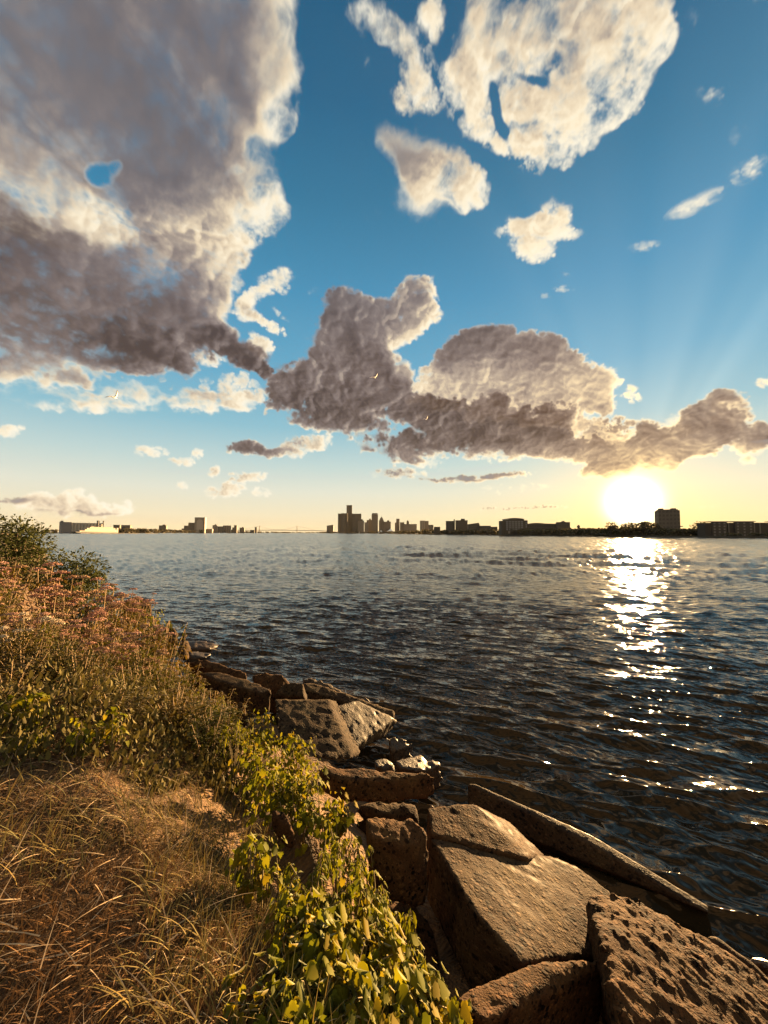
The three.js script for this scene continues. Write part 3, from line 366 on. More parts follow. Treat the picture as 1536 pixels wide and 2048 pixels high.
  { name: 'boulder', label: 'dark wet rock in the wash below the slanted slab', cell: 0.025, rough: 0.05, wet: 0.5, shade: 0.748, round: 0.04, corners: [[0.023,0.42,-5.08],[0.153,0.42,-5.142],[0.427,0.24,-5.163],[0.345,0.16,-5.103],[0.085,0.3,-4.936],[0.06,0.016,-5.13],[0.185,0.016,-5.19],[0.448,-0.157,-5.21],[0.369,-0.234,-5.152],[0.12,-0.1,-4.992]] },
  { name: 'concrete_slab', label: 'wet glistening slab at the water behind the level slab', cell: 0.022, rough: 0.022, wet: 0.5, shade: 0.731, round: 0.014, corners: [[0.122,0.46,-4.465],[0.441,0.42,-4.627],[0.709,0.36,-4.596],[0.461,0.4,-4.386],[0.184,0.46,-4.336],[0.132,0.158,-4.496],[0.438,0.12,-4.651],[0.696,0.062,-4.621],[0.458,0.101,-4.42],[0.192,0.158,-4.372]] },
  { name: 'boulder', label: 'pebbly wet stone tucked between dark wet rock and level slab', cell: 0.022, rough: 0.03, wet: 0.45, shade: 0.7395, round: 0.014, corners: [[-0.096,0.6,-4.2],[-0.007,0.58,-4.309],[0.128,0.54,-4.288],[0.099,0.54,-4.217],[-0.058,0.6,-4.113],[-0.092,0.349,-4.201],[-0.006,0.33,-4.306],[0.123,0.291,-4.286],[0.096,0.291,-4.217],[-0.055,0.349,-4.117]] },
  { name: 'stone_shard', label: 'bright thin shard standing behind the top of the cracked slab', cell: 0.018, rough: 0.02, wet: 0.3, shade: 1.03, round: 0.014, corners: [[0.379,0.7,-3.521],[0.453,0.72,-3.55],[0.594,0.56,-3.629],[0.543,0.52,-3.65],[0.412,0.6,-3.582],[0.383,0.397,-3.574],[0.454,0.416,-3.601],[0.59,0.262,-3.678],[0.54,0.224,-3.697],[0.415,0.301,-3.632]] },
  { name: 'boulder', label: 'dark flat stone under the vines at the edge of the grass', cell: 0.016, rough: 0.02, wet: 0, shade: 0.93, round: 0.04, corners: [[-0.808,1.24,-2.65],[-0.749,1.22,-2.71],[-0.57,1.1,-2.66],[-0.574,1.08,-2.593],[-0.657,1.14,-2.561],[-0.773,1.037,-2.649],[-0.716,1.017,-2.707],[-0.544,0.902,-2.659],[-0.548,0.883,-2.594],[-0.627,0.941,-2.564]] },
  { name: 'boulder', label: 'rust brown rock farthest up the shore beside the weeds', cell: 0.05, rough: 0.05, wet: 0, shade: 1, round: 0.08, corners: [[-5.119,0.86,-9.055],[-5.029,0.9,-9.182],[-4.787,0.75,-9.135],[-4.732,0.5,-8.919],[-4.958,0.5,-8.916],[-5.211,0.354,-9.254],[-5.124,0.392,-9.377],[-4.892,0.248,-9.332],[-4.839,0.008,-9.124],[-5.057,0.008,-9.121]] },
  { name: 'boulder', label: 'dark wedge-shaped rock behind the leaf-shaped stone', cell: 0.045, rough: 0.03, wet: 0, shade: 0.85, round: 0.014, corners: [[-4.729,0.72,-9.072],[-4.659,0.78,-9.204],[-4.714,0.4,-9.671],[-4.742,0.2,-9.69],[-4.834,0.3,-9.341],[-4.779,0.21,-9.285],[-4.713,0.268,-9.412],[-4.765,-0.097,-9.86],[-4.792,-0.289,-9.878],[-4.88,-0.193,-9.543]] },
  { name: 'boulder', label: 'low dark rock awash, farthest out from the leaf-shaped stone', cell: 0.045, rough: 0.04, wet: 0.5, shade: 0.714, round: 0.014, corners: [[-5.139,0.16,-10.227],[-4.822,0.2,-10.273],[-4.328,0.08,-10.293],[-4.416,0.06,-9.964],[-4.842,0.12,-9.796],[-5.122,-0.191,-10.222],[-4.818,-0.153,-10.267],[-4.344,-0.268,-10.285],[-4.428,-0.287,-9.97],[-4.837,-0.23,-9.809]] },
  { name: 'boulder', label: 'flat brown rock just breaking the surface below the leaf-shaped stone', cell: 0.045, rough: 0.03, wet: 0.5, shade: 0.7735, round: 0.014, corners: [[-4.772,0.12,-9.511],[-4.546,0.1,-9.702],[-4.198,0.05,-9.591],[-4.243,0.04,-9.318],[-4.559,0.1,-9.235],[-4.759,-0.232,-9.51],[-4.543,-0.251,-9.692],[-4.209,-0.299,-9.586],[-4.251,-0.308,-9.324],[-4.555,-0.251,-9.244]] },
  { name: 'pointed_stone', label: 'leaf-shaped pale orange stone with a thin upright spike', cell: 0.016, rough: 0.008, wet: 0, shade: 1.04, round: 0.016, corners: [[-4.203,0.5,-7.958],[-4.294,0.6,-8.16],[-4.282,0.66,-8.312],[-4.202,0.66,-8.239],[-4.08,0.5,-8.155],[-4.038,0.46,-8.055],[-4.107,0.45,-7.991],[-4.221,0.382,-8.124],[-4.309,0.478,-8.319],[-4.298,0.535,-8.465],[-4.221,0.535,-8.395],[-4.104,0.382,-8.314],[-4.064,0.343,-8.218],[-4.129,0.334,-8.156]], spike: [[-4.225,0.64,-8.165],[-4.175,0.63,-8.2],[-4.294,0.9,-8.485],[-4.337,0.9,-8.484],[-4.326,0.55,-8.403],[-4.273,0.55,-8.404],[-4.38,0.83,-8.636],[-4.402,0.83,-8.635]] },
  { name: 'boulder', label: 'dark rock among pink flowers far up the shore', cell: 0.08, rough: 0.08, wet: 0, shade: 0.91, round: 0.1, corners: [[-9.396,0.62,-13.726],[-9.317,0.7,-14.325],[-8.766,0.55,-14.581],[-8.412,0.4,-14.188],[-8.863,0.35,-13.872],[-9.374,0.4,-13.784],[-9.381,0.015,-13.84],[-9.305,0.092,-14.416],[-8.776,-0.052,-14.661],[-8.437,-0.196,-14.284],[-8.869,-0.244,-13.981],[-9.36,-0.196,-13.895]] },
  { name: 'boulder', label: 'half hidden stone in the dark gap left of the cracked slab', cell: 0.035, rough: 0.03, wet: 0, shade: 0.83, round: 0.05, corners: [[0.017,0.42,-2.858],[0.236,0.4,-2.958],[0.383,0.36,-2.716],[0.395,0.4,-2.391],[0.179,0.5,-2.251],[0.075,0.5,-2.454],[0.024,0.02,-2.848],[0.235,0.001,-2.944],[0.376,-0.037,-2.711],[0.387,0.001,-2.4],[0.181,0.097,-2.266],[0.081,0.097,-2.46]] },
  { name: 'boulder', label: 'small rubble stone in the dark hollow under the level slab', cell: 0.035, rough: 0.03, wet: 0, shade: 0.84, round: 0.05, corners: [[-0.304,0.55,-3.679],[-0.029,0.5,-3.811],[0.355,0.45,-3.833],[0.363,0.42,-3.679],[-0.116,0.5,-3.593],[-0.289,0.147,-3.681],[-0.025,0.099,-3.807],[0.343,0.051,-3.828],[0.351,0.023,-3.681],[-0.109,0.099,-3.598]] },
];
// ------------------------------------------------------------------ broken concrete and stone along the shore
function hullPlanes(corners) {
  const h = new ConvexHull().setFromPoints(corners.map((p) => new THREE.Vector3(...p))), planes = [];
  for (const f of h.faces) { const n = f.normal, d = f.constant; if (!planes.some((p) => p[0] * n.x + p[1] * n.y + p[2] * n.z > 0.9995 && Math.abs(p[3] - d) < 0.003)) planes.push([n.x, n.y, n.z, d]); }
  return planes;
}
function netSurface(field, lo, hi, cell) {          // surface nets: smooth closed mesh of field = 0
  const n = [0, 1, 2].map((a) => Math.ceil((hi[a] - lo[a]) / cell) + 1), [nx, ny, nz] = n, F = new Float32Array(nx * ny * nz), id = new Int32Array(nx * ny * nz).fill(-1), pos = [], index = [];
  for (let k = 0; k < nz; k++) for (let j = 0; j < ny; j++) for (let i = 0; i < nx; i++) F[(k * ny + j) * nx + i] = field(lo[0] + i * cell, lo[1] + j * cell, lo[2] + k * cell);
  const off = [0, 1, nx, nx + 1, nx * ny, nx * ny + 1, nx * ny + nx, nx * ny + nx + 1], edges = [[0, 1], [2, 3], [4, 5], [6, 7], [0, 2], [1, 3], [4, 6], [5, 7], [0, 4], [1, 5], [2, 6], [3, 7]];
  for (let k = 0; k < nz - 1; k++) for (let j = 0; j < ny - 1; j++) for (let i = 0; i < nx - 1; i++) {
    const b = (k * ny + j) * nx + i; let inside = 0; for (let c = 0; c < 8; c++) if (F[b + off[c]] < 0) inside++;
    if (inside === 0 || inside === 8) continue;
    let x = 0, y = 0, z = 0, m = 0;
    for (const [p, q] of edges) { const fp = F[b + off[p]], fq = F[b + off[q]]; if ((fp < 0) === (fq < 0)) continue; const t = fp / (fp - fq); x += lerp(p & 1, q & 1, t); y += lerp((p >> 1) & 1, (q >> 1) & 1, t); z += lerp(p >> 2, q >> 2, t); m++; }
    id[b] = pos.length / 3; pos.push(lo[0] + (i + x / m) * cell, lo[1] + (j + y / m) * cell, lo[2] + (k + z / m) * cell);
  }
  const quad = (a, b, c, d, flip) => { if (flip) index.push(a, c, b, a, d, c); else index.push(a, b, c, a, c, d); };
  for (let k = 1; k < nz - 1; k++) for (let j = 1; j < ny - 1; j++) for (let i = 1; i < nx - 1; i++) {
    const b = (k * ny + j) * nx + i, f = F[b] < 0;
    if (f !== (F[b + 1] < 0)) quad(id[b - nx - nx * ny], id[b - nx * ny], id[b], id[b - nx], !f);
    if (f !== (F[b + nx] < 0)) quad(id[b - 1 - nx * ny], id[b - 1], id[b], id[b - nx * ny], !f);
    if (f !== (F[b + nx * ny] < 0)) quad(id[b - 1 - nx], id[b - nx], id[b], id[b - 1], !f);
  }
  // keep the largest connected piece only
  const root = Int32Array.from({ length: pos.length / 3 }, (_, k) => k), find = (a) => { while (root[a] !== a) { root[a] = root[root[a]]; a = root[a]; } return a; };
  for (let k = 0; k < index.length; k += 3) { const a = find(index[k]), b = find(index[k + 1]), c = find(index[k + 2]); root[b] = a; root[find(c)] = a; }
  const size = new Map(); for (let k = 0; k < root.length; k++) { const a = find(k); size.set(a, (size.get(a) || 0) + 1); }
  const main = [...size].sort((a, b) => b[1] - a[1])[0][0], kept = []; for (let k = 0; k < index.length; k += 3) if (find(index[k]) === main) kept.push(index[k], index[k + 1], index[k + 2]);
  const g = new THREE.BufferGeometry(); g.setAttribute('position', new THREE.Float32BufferAttribute(pos, 3)); g.setIndex(kept); g.computeVertexNormals(); return g;
}
function boxMapped(g, scale = 1) {                  // uv in metres from the side each face looks to
  const o = g.index ? g.toNonIndexed() : g, p = o.attributes.position, uv = new Float32Array(p.count * 2), a = new THREE.Vector3(), b = new THREE.Vector3(), c = new THREE.Vector3();
  for (let k = 0; k < p.count; k += 3) {
    a.fromBufferAttribute(p, k); b.fromBufferAttribute(p, k + 1).sub(a); c.fromBufferAttribute(p, k + 2).sub(a); b.cross(c); const X = Math.abs(b.x), Y = Math.abs(b.y), Z = Math.abs(b.z);
    for (let m = k; m < k + 3; m++) { const x = p.getX(m), y = p.getY(m), z = p.getZ(m), [u, v] = Y >= X && Y >= Z ? [x, z] : X >= Z ? [z, y] : [x, y]; uv[m * 2] = u * scale; uv[m * 2 + 1] = v * scale; }
  }
  o.setAttribute('uv', new THREE.BufferAttribute(uv, 2)); return o;
}
// cast stone: grey-tan cement with dark and pale pebbles, pits where some fell out
const PEBBLE = (() => {
  const S = 1024, h = new Float32Array(S * S), tint = new Float32Array(S * S), r = randomFrom(31);
  for (let k = 0; k < 5200; k++) {
    const cx = r() * S, cy = r() * S, R = 2.2 + 13 * r() ** 5, pit = r() < 0.12, tn = (r() - 0.5) * 1.5, e = 0.65 + r() * 0.5, an = r() * 3.14, ca = Math.cos(an), sa = Math.sin(an);
    for (let j = -Math.ceil(R * 1.3); j <= R * 1.3; j++) for (let i = -Math.ceil(R * 1.3); i <= R * 1.3; i++) {
      const q = Math.hypot((i * ca + j * sa) * e, j * ca - i * sa) / R; if (q > 1) continue;
      const o = ((Math.floor(cy + j) % S + S) % S) * S + ((Math.floor(cx + i) % S + S) % S), w = Math.sqrt(1 - q * q);
      h[o] = pit ? Math.min(h[o], -w * R / 15 * 1.3) : Math.max(h[o], w * R / 15); tint[o] = lerp(tint[o], pit ? -0.5 : tn, 0.8);
    }
  }
  return { S, h, tint };
})();
const stoneColor = dataMap(PEBBLE.S, (u, v, o, i, j) => {
  const k = j * PEBBLE.S + i, n = tiled(u, v, 5, 4, 3), m = tiled(u, v, 90, 2, 8), stain = smooth(0.05, 0.4, tiled(u, v, 3, 5, 17)), f = clamp(0.66 + n * 0.34 - stain * 0.22 + m * 0.16 + PEBBLE.tint[k] * 0.95, 0.05, 1.8);
  o[0] = toSRGB(0.068 * f); o[1] = toSRGB((0.0405 + 0.004 * n) * f); o[2] = toSRGB((0.021 + 0.003 * m) * f);
}, { srgb: true });
const stoneRise = dataMap(PEBBLE.S, (u, v, o, i, j) => { const k = j * PEBBLE.S + i; o[0] = o[1] = o[2] = clamp(0.45 + PEBBLE.h[k] * 0.42 + 0.12 * tiled(u, v, 120, 2, 6)); });
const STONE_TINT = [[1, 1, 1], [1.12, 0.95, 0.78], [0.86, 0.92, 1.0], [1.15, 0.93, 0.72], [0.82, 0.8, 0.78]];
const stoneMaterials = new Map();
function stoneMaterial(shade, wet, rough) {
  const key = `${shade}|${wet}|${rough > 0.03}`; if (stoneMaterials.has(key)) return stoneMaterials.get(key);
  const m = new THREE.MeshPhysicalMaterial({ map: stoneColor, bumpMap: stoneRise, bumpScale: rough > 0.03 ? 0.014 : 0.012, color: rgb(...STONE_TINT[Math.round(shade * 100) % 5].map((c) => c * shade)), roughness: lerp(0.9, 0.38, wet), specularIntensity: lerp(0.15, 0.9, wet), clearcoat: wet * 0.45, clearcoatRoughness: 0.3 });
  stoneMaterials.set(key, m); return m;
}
const CATEGORY = { concrete_slab: 'slab', stone_block: 'stone', boulder: 'rock', stone_beam: 'stone', stone_shard: 'stone', pointed_stone: 'stone' };
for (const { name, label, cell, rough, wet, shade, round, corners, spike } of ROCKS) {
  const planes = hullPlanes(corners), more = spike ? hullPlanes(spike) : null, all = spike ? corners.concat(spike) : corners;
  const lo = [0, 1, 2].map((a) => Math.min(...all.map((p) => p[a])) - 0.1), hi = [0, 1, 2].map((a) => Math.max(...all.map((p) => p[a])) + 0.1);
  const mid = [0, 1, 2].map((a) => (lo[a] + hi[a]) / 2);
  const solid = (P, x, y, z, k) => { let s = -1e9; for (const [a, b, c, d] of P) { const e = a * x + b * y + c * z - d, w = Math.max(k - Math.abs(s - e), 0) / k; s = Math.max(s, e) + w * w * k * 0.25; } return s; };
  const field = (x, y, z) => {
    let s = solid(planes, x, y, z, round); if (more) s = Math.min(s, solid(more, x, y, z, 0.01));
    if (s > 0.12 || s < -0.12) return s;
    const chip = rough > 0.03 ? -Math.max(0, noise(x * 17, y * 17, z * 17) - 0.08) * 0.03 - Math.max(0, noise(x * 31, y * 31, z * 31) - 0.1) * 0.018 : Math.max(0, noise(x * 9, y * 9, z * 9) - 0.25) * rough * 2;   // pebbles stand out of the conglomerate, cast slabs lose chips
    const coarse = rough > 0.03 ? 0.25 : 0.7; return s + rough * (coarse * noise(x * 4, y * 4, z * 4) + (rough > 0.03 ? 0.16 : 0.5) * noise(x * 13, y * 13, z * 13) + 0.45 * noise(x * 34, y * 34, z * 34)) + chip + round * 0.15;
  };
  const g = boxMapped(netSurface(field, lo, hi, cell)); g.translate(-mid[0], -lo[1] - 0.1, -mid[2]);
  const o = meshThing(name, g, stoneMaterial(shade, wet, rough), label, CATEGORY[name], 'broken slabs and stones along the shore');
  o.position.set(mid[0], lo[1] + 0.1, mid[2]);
}
// far buildings: kind name, label, x, z, width, depth, height (metres), grey tone, roof form
const FAR = [
  ["grain_elevator", "tall grey headhouse block of the grain elevator at far left", -815.8, -985, 20.5, 16.4, 30.6, 0.22, "headhouse"],
  ["low_building", "flat-roofed brick building behind trees, nearest right of the white riverboat", -797.3, -1150, 16.4, 13.2, 25.3, 0.12, "box"],
  ["low_building", "wider flat-roofed building right of the small one behind the trees", -839.0, -1250, 30.9, 24.7, 26.5, 0.12, "box"],
  ["low_building", "small grey building with rooftop box, alone in the left treeline", -917.9, -1600, 27.0, 21.6, 32.6, 0.14, "cap"],
  ["apartment_block", "stepped brown block just left of the tallest left-shore tower", -1006.2, -2000, 52.0, 41.6, 54.8, 0.14, "step"],
  ["apartment_block", "tallest tower on the left shore, pale with an arched face", -953.7, -2000, 49.4, 39.6, 82.3, 0.3, "arch"],
  ["low_building", "low pale building at the foot of the arched tower", -931.8, -2050, 37.3, 29.8, 23.2, 0.3, "box"],
  ["apartment_block", "slim pale block, first of three right of the arched tower", -1010.2, -2300, 23.9, 19.1, 48.1, 0.28, "cap"],
  ["apartment_block", "dark wide block, second of three right of the arched tower", -976.3, -2300, 31.4, 25.1, 40.8, 0.13, "box"],
  ["apartment_block", "ribbed block, third of three right of the arched tower", -958.0, -2350, 41.2, 33.0, 47.8, 0.18, "rib"],
  ["apartment_block", "lone dark block with stepped roof, left shore", -1007.6, -2600, 28.7, 23.0, 54.5, 0.09, "step"],
  ["low_building", "small block with peaked cap right of the lone dark block", -994.2, -2700, 31.6, 25.3, 39.1, 0.13, "cap"],
  ["low_building", "low long shed near the left end of the bridge", -1024.4, -3000, 31.2, 24.9, 25.9, 0.12, "box"],
  ["low_building", "narrow silo-like tower near the left end of the bridge", -997.6, -3000, 15.6, 12.5, 47.4, 0.1, "box"],
  ["apartment_block", "isolated block with slanted roof left of the glass cylinders", -488.6, -3500, 59.1, 47.3, 70.8, 0.13, "slant"],
  ["round_tower", "leftmost dark glass cylinder of the tower cluster", -390.7, -3420, 33.4, 26.7, 174.1, 0.075, "round"],
  ["round_tower", "broad dark glass tower left of the tallest cylinder", -346.5, -3380, 50.6, 40.5, 174.5, 0.07, "round"],
  ["round_tower", "tallest cylindrical tower in the skyline centre", -310.3, -3440, 46.2, 36.9, 248.6, 0.085, "round"],
  ["round_tower", "dark glass tower right of the tallest cylinder", -241.2, -3400, 75.3, 60.2, 171.4, 0.07, "round"],
  ["office_tower", "brown block with mast box, right of the dark glass tower", -197.2, -3300, 51.5, 41.2, 110.7, 0.16, "cap"],
  ["office_tower", "slim pale slab beside the brown block with mast box", -154.4, -3400, 35.4, 28.3, 98.7, 0.22, "box"],
  ["office_tower", "block with corner turret behind the tall flat-topped tower", -136.7, -3600, 49.2, 39.3, 125.5, 0.13, "cap"],
  ["office_tower", "tall flat-topped tower with tapered crown, centre right", -83.6, -3500, 57.9, 46.3, 186.1, 0.13, "taper"],
  ["office_tower", "pointed tower with a curved crown and mast", -22.6, -3500, 45.5, 36.4, 143.0, 0.11, "gothic"],
  ["office_tower", "square block right of the pointed curved tower", 31.5, -3550, 62.3, 49.9, 109.6, 0.14, "cap"],
  ["office_tower", "narrow tall block left of the spire-topped block", 133.8, -3700, 31.3, 25.0, 141.9, 0.13, "box"],
  ["office_tower", "low annex at the left of the narrow tall block", 113.8, -3690, 17.8, 14.2, 105.4, 0.14, "box"],
  ["office_tower", "square block right of the narrow tall block", 174.8, -3700, 40.9, 32.7, 108.3, 0.14, "box"],
  ["office_tower", "slender dome-capped tower above wide low block", 232.0, -3750, 24.4, 19.5, 124.6, 0.12, "dome"],
  ["office_tower", "wide low block beneath the dome-capped tower", 253.0, -3700, 120.3, 96.2, 90.8, 0.17, "box"],
  ["office_tower", "pale ribbed block at the right end of downtown", 330.8, -3300, 42.9, 34.3, 113.4, 0.24, "rib"],
  ["office_tower", "step beside the pale ribbed block", 369.5, -3320, 30.2, 24.2, 109.9, 0.2, "box"],
  ["low_building", "low dark block closing the right end of downtown", 396.5, -3250, 40.1, 32.1, 75.3, 0.12, "box"],
  ["low_building", "low dark shed row at the left end of the right shore", 124.1, -900, 14.0, 11.2, 18.4, 0.07, "box"],
  ["low_building", "plain block with a chimney at its right end", 147.2, -860, 16.8, 13.4, 30.9, 0.09, "chimney"],
  ["low_building", "dark block with small rooftop tower right of the chimney", 171.2, -850, 24.9, 19.9, 31.9, 0.08, "cap"],
  ["low_building", "long low building with sloped roof right of the rooftop tower block", 186.3, -800, 22.9, 18.3, 22.7, 0.1, "slant"],
  ["low_building", "low flat building left of the curved office block, farther one", 202.9, -780, 24.3, 19.5, 18.7, 0.07, "box"],
  ["low_building", "tiny flat building beside the curved office block", 200.2, -700, 10.9, 8.7, 15.3, 0.06, "box"],
  ["conference_hall", "long low hall with gently humped roof right of the curved block", 262.2, -640, 51.6, 41.3, 19.5, 0.07, "hump"],
  ["low_building", "square brick block with a central gable, right end of the long hall", 283.7, -610, 18.2, 14.6, 21.7, 0.08, "gable"],
  ["apartment_tower", "tall brown apartment tower with stepped roof right of the sun", 331.6, -450, 20.5, 16.4, 32.7, 0.1, "stepped"],
];
// ------------------------------------------------------------------ far shores
function outline(points, height, y0 = -2) { const s = new THREE.Shape(points.map(([x, z]) => new THREE.Vector2(x, -z))), g = new THREE.ExtrudeGeometry(s, { depth: height - y0, bevelEnabled: false }); g.rotateX(-Math.PI / 2); g.translate(0, y0, 0); return g; }
const shoreEarth = matte(0.05, 0.038, 0.022, 1);
structure('far_shore_land', outline([[1200, 150], [420, -150], [330, -270], [308, -306], [293, -320], [275, -424], [240, -476], [194, -547], [146, -730], [118, -905], [70, -1500], [20, -2200], [-90, -2800], [-400, -3260], [-594, -3575], [-820, -5600], [-1100, -9500], [6500, -9500], [6500, 150]], 1.6), shoreEarth);
structure('opposite_shore_land', outline([[-3000, -600], [-1300, -880], [-900, -940], [-790, -968], [-690, -985], [-705, -1150], [-960, -1900], [-1270, -3640], [-1330, -5500], [-1800, -9500], [-8000, -9500], [-8000, -600]], 1.4), shoreEarth);
const quayStone = matte(0.07, 0.055, 0.04, 0.95);
{ // stone edge of the near right shore
  const run = [[420, -149], [330, -269], [308, -305], [293, -319], [275, -423], [240, -475], [194, -546], [146, -729], [118, -904]], gs = [];
  for (let k = 0; k < run.length - 1; k++) { const [ax, az] = run[k], [bx, bz] = run[k + 1], L = Math.hypot(bx - ax, bz - az), g = new THREE.BoxGeometry(L, 1.5, 1.2); g.rotateY(Math.atan2(-(bz - az), bx - ax)); g.translate((ax + bx) / 2, 1.0, (az + bz) / 2); gs.push(g); }
  structure('quay_edge', mergeGeometries(gs), quayStone);
}
// facade of small panes, only for buildings whose windows cannot be told apart
const paneMap = dataMap(256, (u, v, o) => { const x = (u * 5) % 1, y = (v * 4) % 1, w = x > 0.2 && x < 0.8 && y > 0.25 && y < 0.75, n = 0.85 + 0.15 * tiled(u, v, 9, 2, 1); const k = w ? 0.55 : n; o[0] = toSRGB(k); o[1] = toSRGB(k * 0.9); o[2] = toSRGB(k * 0.78); }, { srgb: true });
const wallMaterials = new Map();
const wallMaterial = (t) => { if (!wallMaterials.has(t)) wallMaterials.set(t, new THREE.MeshStandardMaterial({ map: paneMap, color: rgb(t * 1.1, t, t * 0.9), roughness: 0.75 })); return wallMaterials.get(t); };
const roofMaterial = matte(0.06, 0.05, 0.042);
const boxAt = (w, h, d, x, y, z) => { const g = new THREE.BoxGeometry(w, h, d); g.translate(x, y + h / 2, z); return g; };
const wallUV = (g) => boxMapped(g, 1 / 18);
for (const [name, label, x, z, w, d, h, tone, form] of FAR) {
  const o = thing(name, label, name === 'grain_elevator' ? 'grain elevator' : 'building', [x, 0, z], name === 'grain_elevator' ? 0.95 : Math.atan2(-x, -z) * 0.6, z < -2900 ? 'downtown skyline' : z < -500 && x < -300 ? 'buildings on the left shore' : 'buildings on the right shore');
  const m = wallMaterial(tone), low = h * 0.62;
  if (form === 'round') {
    part('wall', wallUV(new THREE.CylinderGeometry(w / 2, w / 2, h, 20).translate(0, h / 2, 0)), m, o);
    for (const s of [-1, 1]) part('lift_shaft', wallUV(new THREE.CylinderGeometry(w * 0.11, w * 0.11, h * 1.025, 10).translate(s * w * 0.44, h * 0.5125, w * 0.2)), m, o);
    part('crown', new THREE.CylinderGeometry(w * 0.4, w * 0.4, h * 0.02, 20).translate(0, h * 1.01, 0), roofMaterial, o);
  } else if (form === 'taper') {
    part('wall', wallUV(boxAt(w, h * 0.9, d, 0, 0, 0)), m, o);
    const g = new THREE.CylinderGeometry(w * 0.58, w * 0.707, h * 0.1, 4, 1); g.rotateY(Math.PI / 4); g.translate(0, h * 0.95, 0); part('crown', g.toNonIndexed(), m, o);
  } else if (form === 'gothic') {
    part('wall', wallUV(boxAt(w, h * 0.72, d, 0, 0, 0)), m, o);
    const pts = []; for (let k = 0; k <= 10; k++) { const t = k / 10; pts.push(new THREE.Vector2(w * 0.707 * Math.cos(t * Math.PI / 2) ** 0.8 + 0.01, h * 0.72 + h * 0.36 * t)); }
    const g = new THREE.LatheGeometry(pts, 4); g.rotateY(Math.PI / 4); part('crown', g, m, o);
    part('mast', new THREE.CylinderGeometry(0.6, 0.9, h * 0.14, 6).translate(0, h * 1.13, 0), roofMaterial, o);
  } else if (form === 'dome') {
    part('wall', wallUV(boxAt(w, h * 0.93, d, 0, 0, 0)), m, o); part('dome', new THREE.SphereGeometry(w * 0.42, 12, 6, 0, 6.2832, 0, Math.PI / 2).scale(1, 1.5, 1).translate(0, h * 0.93, 0), roofMaterial, o);
  } else if (form === 'arch') {
    part('wall', wallUV(boxAt(w, h, d, 0, 0, 0)), m, o);
    const s = new THREE.Shape(); s.moveTo(-w * 0.3, 0); s.lineTo(w * 0.3, 0); s.lineTo(w * 0.3, h * 0.7); s.absarc(0, h * 0.7, w * 0.3, 0, Math.PI); s.lineTo(-w * 0.3, 0);
    const g = new THREE.ExtrudeGeometry(s, { depth: 3, bevelEnabled: false, curveSegments: 10 }); g.translate(0, 0, d / 2); part('arched_front', wallUV(g), wallMaterial(0.48), o);
    for (const q of [-1, 1]) part('corner_bay', wallUV(boxAt(w * 0.12, h * 0.97, 4, q * w * 0.42, 0, d / 2 + 2.2)), m, o);
  } else if (form === 'rib') {
    part('wall', wallUV(boxAt(w, h, d, 0, 0, 0)), m, o);
    for (let k = 0; k < 3; k++) part('bay', wallUV(boxAt(w * 0.14, h * 0.96, 3, (k - 1) * w * 0.34, 0, d / 2 + 1.5)), wallMaterial(tone * 1.5), o);
  } else if (form === 'step' || form === 'stepped') {
    if (form === 'step') { part('wall', wallUV(boxAt(w * 0.62, h, d, w * 0.19, 0, 0)), m, o); part('wing', wallUV(boxAt(w * 0.38, h * 0.72, d, -w * 0.31, 0, 0)), m, o); part('low_wing', wallUV(boxAt(w * 0.2, h * 0.45, d, -w * 0.6, 0, 0)), m, o); }
    else {
      part('wall', wallUV(boxAt(w, h * 0.94, d, 0, 0, 0)), m, o); part('upper_storey', wallUV(boxAt(w * 0.86, h * 0.035, d * 0.9, 0, h * 0.94, 0)), m, o);
      for (const q of [-1, 1]) part('roof_turret', boxAt(w * 0.2, h * 0.045, d * 0.4, q * w * 0.3, h * 0.975, 0), roofMaterial, o);
      for (let k = 0; k < 3; k++) part('balcony', boxAt(w * 0.2, h * 0.03, d * 0.3, w * 0.6, h * (0.36 - 0.09 * k), 0), roofMaterial, o);
      part('balcony_post', boxAt(w * 0.05, h * 0.36, d * 0.06, w * 0.56, 0, 0), roofMaterial, o);
    }
  } else if (form === 'headhouse') {
    part('wall', boxAt(w, h * 0.92, d, 0, 0, 0), matte(0.20, 0.18, 0.17), o); part('roof_tower', boxAt(w * 0.22, h * 0.14, d * 0.4, -w * 0.36, h * 0.92, 0), matte(0.16, 0.14, 0.13), o); part('roof', boxAt(w * 1.02, h * 0.03, d * 1.02, 0, h * 0.921, 0), roofMaterial, o);
    const pale = matte(0.42, 0.36, 0.28), x0 = 22;
    for (let k = 0; k < 10; k++) part('silo', new THREE.CylinderGeometry(3.4, 3.4, 25, 16).translate(w / 2 + 3 + k * 7, 12.5, 2), pale, o);
    part('gallery', boxAt(70, 3, 5, w / 2 + 35, 25, 1), pale, o); part('end_tower', boxAt(5, 9, 5, w / 2 + 60, 25.5, 1.2), pale, o);
  } else {
    part('wall', wallUV(boxAt(w, h, d, 0, 0, 0)), m, o);
    if (form === 'cap') { part('roof_box', boxAt(w * 0.34, h * 0.12, d * 0.4, w * 0.12, h, 0), roofMaterial, o); part('parapet', boxAt(w * 1.03, h * 0.025, d * 1.03, 0, h * 0.985, 0), roofMaterial, o); }
    if (form === 'box') part('parapet', boxAt(w * 1.03, Math.max(0.6, h * 0.03), d * 1.03, 0, h * 0.985, 0), roofMaterial, o);
    if (form === 'slant') { const s = new THREE.Shape([[-w / 2, 0], [w / 2, 0], [w * 0.4, h * 0.12]].map((p) => new THREE.Vector2(...p))), g = new THREE.ExtrudeGeometry(s, { depth: d, bevelEnabled: false }); g.translate(0, h, -d / 2); part('roof', g, roofMaterial, o); }
